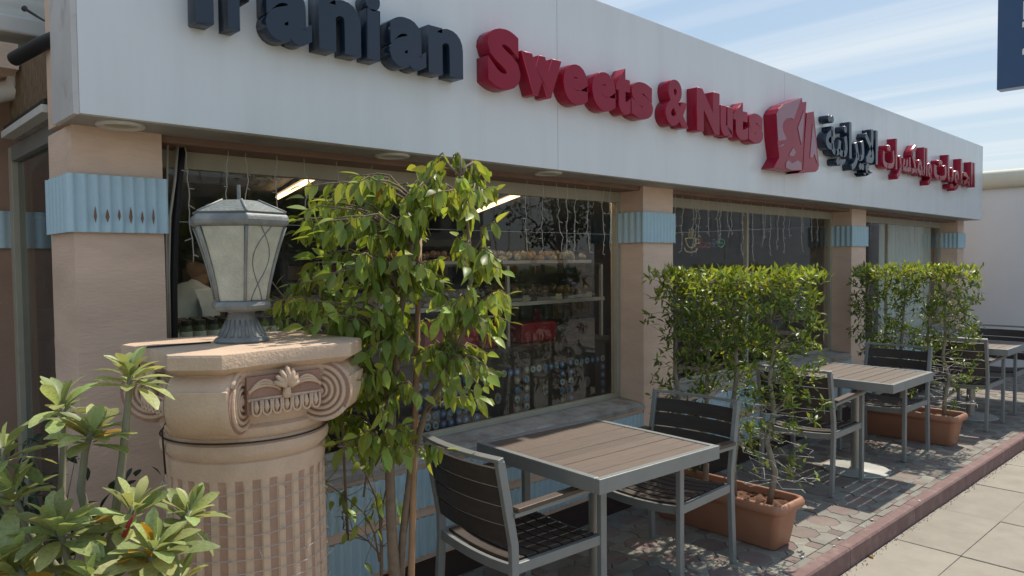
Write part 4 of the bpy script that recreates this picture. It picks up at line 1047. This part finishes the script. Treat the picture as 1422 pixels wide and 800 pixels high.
for k, (x, y) in enumerate(((1.35, 3.62), (2.6, 3.22), (3.3, 3.22), (3.95, 3.22), (5.0, 3.4), (6.3, 3.4), (8.2, 3.4))):  # spots added so the goods behind the glass show; only one is known
    d = thing('added_fill_downlight', 'small lit round ceiling spot added to brighten the shop goods, '+ORD[k]+' from the left', 'ceiling lamp', (x, y, SZ-.0125), group='ceiling spots added behind the windows to brighten the goods')
    MB().lathe([(.060, -.0005), (.060, -.010), (.046, -.014), (.044, -.006)], 20).build('rim', WHITEP, d, smooth=True, ang=40)
    MB().lathe([(.043, -.005), (.043, -.0065)], 16).build('lens', SPOT, d)
goods = [mat('pack_'+n, c, .45, var=.15, scale=12, objvar=.2) for n, c in (('amber', (.34, .19, .06)), ('brown', (.20, .11, .06)), ('red', (.26, .012, .02)), ('cream', (.30, .26, .18)), ('green', (.06, .09, .04)), ('blue', (.06, .10, .16)), ('gold', (.24, .16, .05)))]
WOODD = mat('dark_shop_wood', (.055, .036, .025), .5, var=.2, scale=6, stretch=(1, 5, 5))
for k, (x, y, n) in enumerate(((1.9, 6.6, 'left'), (4.6, 6.9, 'middle'), (7.4, 6.9, 'right'))):
    s = thing('shelf_unit', 'dark wooden shelf unit deep inside the shop, '+n+' of three', 'shelf', (x, y, .02), group='shelf units inside the shop')
    for i in range(6): MB().box(-1.1, 1.1, 0, .4, .1+i*.32, .125+i*.32).build('shelf_board', WOODD, s)
    MB().box(-1.13, -1.101, 0, .4, 0, 1.85).box(1.101, 1.13, 0, .4, 0, 1.85).box(-1.1, 1.1, .401, .42, 0, 1.85).build('frame', WOODD, s)
    for i in range(5):
        xx = -1.05; q = 0
        while xx < .95:
            w = random.uniform(.10, .24); h = random.uniform(.12, .25)
            tag(MB().box(0, w, 0, .22, 0, h).build('package', random.choice(goods), loc=(x+xx, y+.05, .146+i*.32), bevel=.006), ORD[q]+' pack from the left, '+ORD[i]+' board up, '+n+' shelf unit in the shop', 'package', 'packages on the '+n+' shelf')
            xx += w+random.uniform(.01, .08); q += 1
# sweets counter by the nearest window with mosaic panels
cx0, cx1, cyb = 2.25, 4.20, 3.34
cnt = thing('sweets_counter', 'sweets display counter with mosaic tile front inside the nearest window', 'counter', (cx0, cyb, .02))
LW = cx1-cx0
MB().box(0, LW, .02, .6, 0, 1.0).build('body', WOODD, cnt)
MB().box(-.01, LW+.01, -.015, .62, 1.001, 1.03).build('counter_top', WOODD, cnt, bevel=.004)
MB().box(0, LW, .03, .6, 1.30, 1.312).build('glass_shelf', glass_mat('shelf_glass', (.75, .8, .78), 1.0), cnt)
for x in (.01, LW*.5, LW-.03): MB().box(x, x+.02, .03, .05, 1.031, 1.55).build('upright', STEEL, cnt)
MB().box(0, LW, .022, .030, 1.29, 1.315).build('shelf_edge', STEEL, cnt)
MB().box(0, LW, .03, .6, 1.551, 1.563).build('upper_shelf', WOODD, cnt)
TB = [mat('tile_'+n, c, .3, var=.2, scale=60) for n, c in (('blue', (.09, .16, .33)), ('white', (.42, .43, .40)), ('teal', (.10, .22, .26)), ('sand', (.30, .24, .14)))]
pw, ph = .405, .36
for r in range(2):
    for c in range(4):
        x0 = LW-.43-(c)*(pw+.03); z0 = .14+r*(ph+.04)
        pn = MB().box(x0, x0+pw, .004, .0195, z0, z0+ph).build('mosaic_panel', WOODD, cnt)
        t = MB(); n = 7; q = pw/n
        for i in range(n):
            for j in range(6):
                if not (i in (0, n-1) or j in (0, 5)):
                    if c == 3 and r == 1: pass
                    else: continue
                mi = random.choice((0, 0, 1, 1, 2, 3)) if c != 3 else random.choice((0, 0, 2, 1))
                X = x0+q*(i+.5); Z = z0+ph/6*(j+.5); rr = q*.40; a0 = PI/8
                t.loops([[(X+rr*math.cos(a0+k*PI/4), yy, Z+rr*math.sin(a0+k*PI/4)) for k in range(8)] for yy in (.0039, -.001)], mi)
                t.loops([[(X+rr*.45*math.cos(a0+k*PI/4), yy, Z+rr*.45*math.sin(a0+k*PI/4)) for k in range(8)] for yy in (-.0012, -.003)], (mi+1) % 3)
        if c != 3 or r == 0:
            X = x0+pw/2; Z = z0+ph/2
            t.loops([[(X+.028*math.cos(k*PI/6), yy, Z+.036*math.sin(k*PI/6)) for k in range(12)] for yy in (.0039, -.003)], 3)
            t.loops([[(X+.012*math.cos(k*PI/6), yy, Z+.018*math.sin(k*PI/6)) for k in range(12)] for yy in (-.0032, -.005)], 0)
        t.build('tiles', TB, pn)
rb = 0
for xx, w, h, mm in ((.35, .42, .20, 2), (.80, .12, .16, 2), (1.15, .34, .13, 2)):
    tag(MB().box(0, w, 0, .3, 0, h).build('gift_box', goods[mm], loc=(cx0+xx, cyb+.08, 1.051), bevel=.008), ('large', 'small', 'flat')[rb]+' red box on the counter behind the mosaic panels', 'box', 'red boxes on the sweets counter'); rb += 1
for k in range(12):
    tr_ = thing('sweets_tray', ORD[k % 6]+' tray of sweets from the left on the '+('lower' if k < 6 else 'upper')+' counter shelf', 'tray', (cx0+.06+(k % 6)*.32, cyb+.12, 1.333 if k < 6 else 1.584), group='sweets trays by the window')
    MB().box(0, .26, 0, .35, 0, .02).build('tray', STEEL, tr_)
    h = MB()
    for _ in range(26):
        c = Vector((random.uniform(.03, .23), random.uniform(.03, .32), random.uniform(.03, .075))); r = random.uniform(.016, .028)
        h.lathe([(.001, c.z-r), (r*.8, c.z-r*.6), (r, c.z), (r*.8, c.z+r*.6), (.001, c.z+r)], 6, (c.x, c.y))
    h.build('sweets', goods[random.choice((0, 1, 6, 3, 0))], tr_)
for k in range(6):
    tag(MB().box(0, .06, 0, .003, 0, .04).build('price_tag', goods[3], loc=(cx0+.14+k*.32, cyb+.018, 1.336)), ORD[k]+' small white price tag from the left on the counter shelf', 'price tag', 'price tags on the counter shelf')
# jars near the left of the nearest window
jt = thing('jar_table', 'low dark table holding jars behind the nearest pillar window edge', 'table', (1.42, 3.45, .12))
MB().box(-.45, .55, 0, .5, 1.06, 1.1).build('table_top', WOODD, jt)
for sx in (-.42, .5):
    for sy in (.03, .45): MB().box(sx, sx+.04, sy, sy+.04, -.1, 1.059).build('leg', WOODD, jt)
JW = mat('jar_label', (.66, .67, .58), .4, var=.1); JB = mat('jar_cap', (.02, .02, .02), .4); JG = mat('jar_green', (.10, .12, .05), .2, var=.2)
jp = None
for r in range(3):
    for k in range(11):
        x = 1.10+k*.064+r*.02; y = 3.55+r*.09; z = 1.221
        if jp is None:
            jp = thing('glass_jar', 'first jar from the left in the front row behind the lantern', 'jar', (x, y, z), group='jars behind the lantern')
            MB().lathe([(.027, 0), (.029, .005), (.029, .075), (.024, .09)], 14).build('body', JG, jp, smooth=True, ang=40)
            MB().lathe([(.0295, .015), (.0295, .062)], 14).build('label_band', JW, jp, smooth=True, ang=40)
            MB().lathe([(.026, .0905), (.027, .094), (.027, .112), (.024, .115)], 14).build('cap', JB, jp, smooth=True, ang=40)
        else:
            o = copy_tree(jp); o.location = (x, y, z); o['label'] = ORD[k]+' jar from the left in the '+('front', 'middle', 'back')[r]+' row behind the lantern'
# neon cup sign in the middle window
neon = thing('neon_cup_sign', 'unlit neon coffee cup sign with coloured scribbles in the middle window', 'neon sign', (0, 3.105, 0))
def npx(l): return [Vector((p.x, 0, p.z)) for p in (on_y(930+x/6.4636, 270+y/6.4636, 3.105) for x, y in l)]
NY = mat('neon_yellow', (.50, .40, .16), .4); NR = mat('neon_red', (.30, .06, .05), .4); NB_ = mat('neon_blue', (.06, .12, .32), .4); NG = mat('neon_green', (.05, .32, .16), .4)
cupm = MB().tube(npx([(140, 400), (150, 440), (170, 475), (200, 480), (225, 460), (240, 400)]), .006, 6).tube(npx([(138, 400), (180, 390), (238, 398)]), .006, 6).tube(npx([(240, 405), (262, 405), (260, 435), (232, 448)]), .005, 6)
cupm.tube(npx([(130, 480), (145, 512), (190, 522), (235, 510), (248, 485)]), .006, 6)
for x in (175, 195, 213): cupm.tube(npx([(x, 385), (x-8, 360), (x+4, 335), (x, 310)]), .004, 6)
cupm.build('cup_outline', NY, neon, smooth=True)
MB().tube(npx([(250, 385), (275, 370), (290, 395), (270, 440), (255, 470), (290, 480), (330, 440), (300, 430), (280, 460), (360, 480), (365, 440), (340, 430)]), .0045, 6).build('red_script', NR, neon, smooth=True)
MB().tube(npx([(375, 410), (400, 405), (410, 440), (395, 470), (375, 470), (380, 430), (415, 480)]), .0045, 6).build('blue_script', NB_, neon, smooth=True)
MB().tube(npx([(430, 420), (455, 400), (485, 410), (490, 450), (465, 475), (435, 465), (440, 430), (470, 440)]), .0065, 6).build('green_script', NG, neon, smooth=True)
# far window blind
bl = thing('pale_blind', 'pale grey blind half covering the far window from inside', 'blind', (9.03, 3.15, .62))
for k in range(14): MB().box(k*.135, k*.135+.128, 0, .004, .05, 1.40).build('blind_slat', mat('blind_fabric', (.66, .69, .64), .8, var=.05), bl)
MB().box(0, 1.9, -.01, .03, 1.401, 1.44).build('head_rail', CREAM, bl)

# ------------------------------------------------------------------ person inside the shop
def skin_body(name, verts, edges, radii, m, parent, sub=2):
    me = bpy.data.meshes.new(name); me.from_pydata([Vector(v) for v in verts], edges, []); me.materials.append(m)
    o = bpy.data.objects.new(name, me); COL.objects.link(o)
    sk = o.modifiers.new('skin', 'SKIN'); sk.use_smooth_shade = True
    for i, r in enumerate(radii): me.skin_vertices[0].data[i].radius = (r if isinstance(r, tuple) else (r, r))
    me.skin_vertices[0].data[0].use_root = True
    sb = o.modifiers.new('sub', 'SUBSURF'); sb.levels = sub; sb.render_levels = sub
    me2 = bpy.data.meshes.new_from_object(o.evaluated_get(bpy.context.evaluated_depsgraph_get()))
    bpy.data.objects.remove(o); me2.materials.clear(); me2.materials.append(m); me2.name = name
    return link(name, me2, parent)
SHIRT = mat('pale_shirt', (.62, .65, .66), .8, var=.08, scale=8, bump=.3, bscale=14); SKIN = mat('skin_tone', (.24, .13, .085), .5, var=.05); HAIR = mat('black_hair', (.012, .010, .009), .5, var=.2); TROU = mat('dark_trousers', (.03, .03, .035), .8)
pr = thing('person', 'person in pale shirt with dark hair bending forward inside the shop', 'person', (1.50, 4.2, .02))
# faces +X, leaning forward, looking down at the jars
V = [(0, 0, .95), (.0, 0, 1.08), (.06, 0, 1.24), (.13, 0, 1.38), (.19, 0, 1.46), (.235, 0, 1.49), (.12, .17, 1.40), (.22, .22, 1.18), (.40, .16, 1.10), (.12, -.17, 1.40), (.22, -.22, 1.18), (.40, -.16, 1.10), (0, .09, .86), (.03, .10, .48), (-.02, .10, .07), (.12, .10, .04), (0, -.09, .86), (.03, -.10, .48), (-.02, -.10, .07), (.12, -.10, .04)]
E_ = [(0, 1), (1, 2), (2, 3), (3, 4), (4, 5), (3, 6), (6, 7), (7, 8), (3, 9), (9, 10), (10, 11), (0, 12), (12, 13), (13, 14), (14, 15), (0, 16), (16, 17), (17, 18), (18, 19)]
V = [(x*.5, y, z) for x, y, z in V[:12]]+V[12:]
Rr = [(.14, .11), (.145, .11), (.155, .12), (.14, .11), (.055, .055), (.05, .05), .07, .052, .038, .07, .052, .038, .09, .06, .045, .04, .09, .06, .045, .04]
skin_body('body', V, E_, Rr, SHIRT, pr)
hd = MB(); hc = Vector((.135, 0, 1.585)); Lh = []
for i in range(9):
    z = -1+2*i/8; w = math.sqrt(max(0, 1-z*z)); ring = []
    for j in range(16):
        a = 2*PI*j/16; x = math.cos(a)*w*.092; y = math.sin(a)*w*(.070 if z > -.3 else .058)
        if z < -.2 and math.cos(a) > .5: x *= .96
        if abs(math.sin(a)) < .2 and math.cos(a) > 0 and -.35 < z < .1: x += .018
        p = Vector((x, y, z*.115)); p.rotate(Matrix.Rotation(rad(28), 3, 'Y')); ring.append(hc+p)
    Lh.append(ring)
MB().tube([(.10, 0, 1.44), (.135, 0, 1.56)], [.052, .048], 12).build('neck', SKIN, pr, smooth=True)
hd.loops(Lh); hd.build('head', SKIN, pr, smooth=True)
hr = MB(); Lh = []
for i in range(6):
    z = -.15+1.17*i/5; w = math.sqrt(max(0.0, 1.06-z*z)); ring = []
    for j in range(16):
        a = 2*PI*j/16; x = math.cos(a)*w*.100-.016; y = math.sin(a)*w*.078
        p = Vector((x, y, z*.120+.008)); p.rotate(Matrix.Rotation(rad(20), 3, 'Y')); ring.append(hc+p)
    Lh.append(ring)
hr.loops(Lh).build('hair', HAIR, pr, smooth=True)
for s in (-1, 1):
    hand = MB(); w0 = Vector((.20, s*.16, 1.10)); hand.tube([w0, w0+Vector((.05, -s*.01, -.01)), w0+Vector((.09, -s*.015, -.025))], [.030, .036, .030], 8)
    for k in range(4):
        b_ = w0+Vector((.085, -s*.015+(k-1.5)*.018, -.025)); L = (.055, .065, .06, .045)[k]
        hand.tube([b_, b_+Vector((L*.6, 0, -.02)), b_+Vector((L, 0, -.045))], [.009, .008, .007], 6)
    b_ = w0+Vector((.035, -s*.035, -.005)); hand.tube([b_, b_+Vector((.03, -s*.03, -.01)), b_+Vector((.055, -s*.035, -.025))], [.011, .009, .008], 6)
    hand.build('hand', SKIN, pr, smooth=True)

# ------------------------------------------------------------------ across the street (mirrored in the window glass)
opp = thing('facing_building', 'pale two storey building across the street, mirrored in the middle window', 'building', (14, -34, -.25))
MB().box(-6, 22, -6, 0, 0, 6.2).build('wall', mat('pale_far_wall', (.36, .34, .31), .8, var=.08, scale=1), opp)
MB().box(-6.3, 22.3, -.001, .5, 2.9, 3.4).build('canopy', NCOP, opp)
MB().box(-6.2, 22.2, -6.1, .2, 6.201, 6.6).build('parapet', NWALL, opp)
DG = mat('dark_far_glass', (.02, .025, .03), .1)
for k in range(9):
    for z0, z1 in ((.3, 2.7), (3.9, 5.5)): MB().box(-5+k*3, -3+k*3, .001, .04, z0, z1).build('window', DG, opp)
QL = MB().add([(0, -.5, 0), (.5, -.3, .05), (1, 0, -.1), (.5, .4, .05), (.1, .3, 0)], [(0, 1, 2, 3, 4)]).mesh('leaf', LEAFS, recalc=False)
for k, (x, y, h, r) in enumerate(((1.5, -21.5, 7.0, 2.6), (8.2, -22.5, 8.2, 3.0), (14.5, -21.5, 6.0, 2.3), (-6, -22, 6.5, 2.4), (31, -22, 6.0, 2.2), (42, -23, 7.0, 2.6))):
    t = thing('street_tree', ORD[k]+' leafy street tree on the far verge, mirrored dark in the shop windows', 'tree', (x, y, -.3), group='trees across the street')
    MB().tube([(0, 0, 0), (.1, 0, h*.3), (0, .1, h*.6), (.05, 0, h*.85)], [.22, .17, .11, .04], 8).build('trunk', BARK, t, smooth=True)
    b = MB(); lv = []
    for i in range(16):
        e = Vector((random.gauss(0, r*.5), random.gauss(0, r*.5), h*random.uniform(.45, .98))); b.tube([(0, .05, h*random.uniform(.3, .55)), e*.6+Vector((0, 0, h*.22)), e], [.08, .05, .02], 5)
        for _ in range(90):
            q = e+Vector((random.gauss(0, r*.24), random.gauss(0, r*.24), random.gauss(0, r*.2)))
            lv.append((q, rv(1), rv(1), random.uniform(.14, .28), QL))
    b.build('branches', BARK, t, smooth=True); foliage(t, lv, 0, 'crown')

# ------------------------------------------------------------------ litter and grit
lp = tv(4.30, -.11, ZS+.006); LEAFB = leaf_mesh('fallen_leaf', LEAFY, ficw, 5, .3, .3)
o = tag(link('fallen_leaf', LEAFB), 'yellow fallen leaf on the sidewalk at the foot of the kerb', 'leaf'); o.matrix_world = leaf_mx(Vector(lp), Vector((.6, .5, .02)), Vector((0, 0, 1)), .07)
g = MB()
for _ in range(900):
    u = random.uniform(2.5, 9); v = -.074-abs(random.gauss(0, .022)); p = Vector(tv(u, v, ZS+.001)); q = random.uniform(.0015, .005)
    a = random.uniform(0, PI); g.add([p+Vector((math.cos(a)*q, math.sin(a)*q, 0)), p+Vector((math.cos(a+2.1)*q, math.sin(a+2.1)*q, 0)), p+Vector((math.cos(a+4.2)*q, math.sin(a+4.2)*q, 0)), p+Vector((0, 0, q))], [(0, 1, 3), (1, 2, 3), (2, 0, 3)])
for _ in range(500):
    u = random.uniform(2.5, 8); v = random.uniform(-.06, 1.1); p = Vector(tv(u, v, .002)); q = random.uniform(.0015, .004)
    a = random.uniform(0, PI); g.add([p+Vector((math.cos(a)*q, math.sin(a)*q, 0)), p+Vector((math.cos(a+2.1)*q, math.sin(a+2.1)*q, 0)), p+Vector((math.cos(a+4.2)*q, math.sin(a+4.2)*q, 0)), p+Vector((0, 0, q))], [(0, 1, 3), (1, 2, 3), (2, 0, 3)])
tag(g.build('grit', mat('dry_grit', (.12, .095, .065), .95, island=.5), recalc=False), 'dry grit and crumbs of soil along the kerb', 'grit', kind='stuff')
for k, (u, v) in enumerate(((4.18, .03), (4.05, .0), (4.62, .02), (3.78, .05), (5.2, -.05))):
    o = tag(MB().lathe([(.001, 0), (.008, .001), (.010, .004), (.006, .007), (.001, .008)], 7).build('paper_scrap', WHITEP, loc=tv(u, v, .003)), ORD[k]+' nearest pale scrap lying by the red kerb', 'scrap', 'pale scraps along the kerb'); o.rotation_euler = (.3, .2, k)
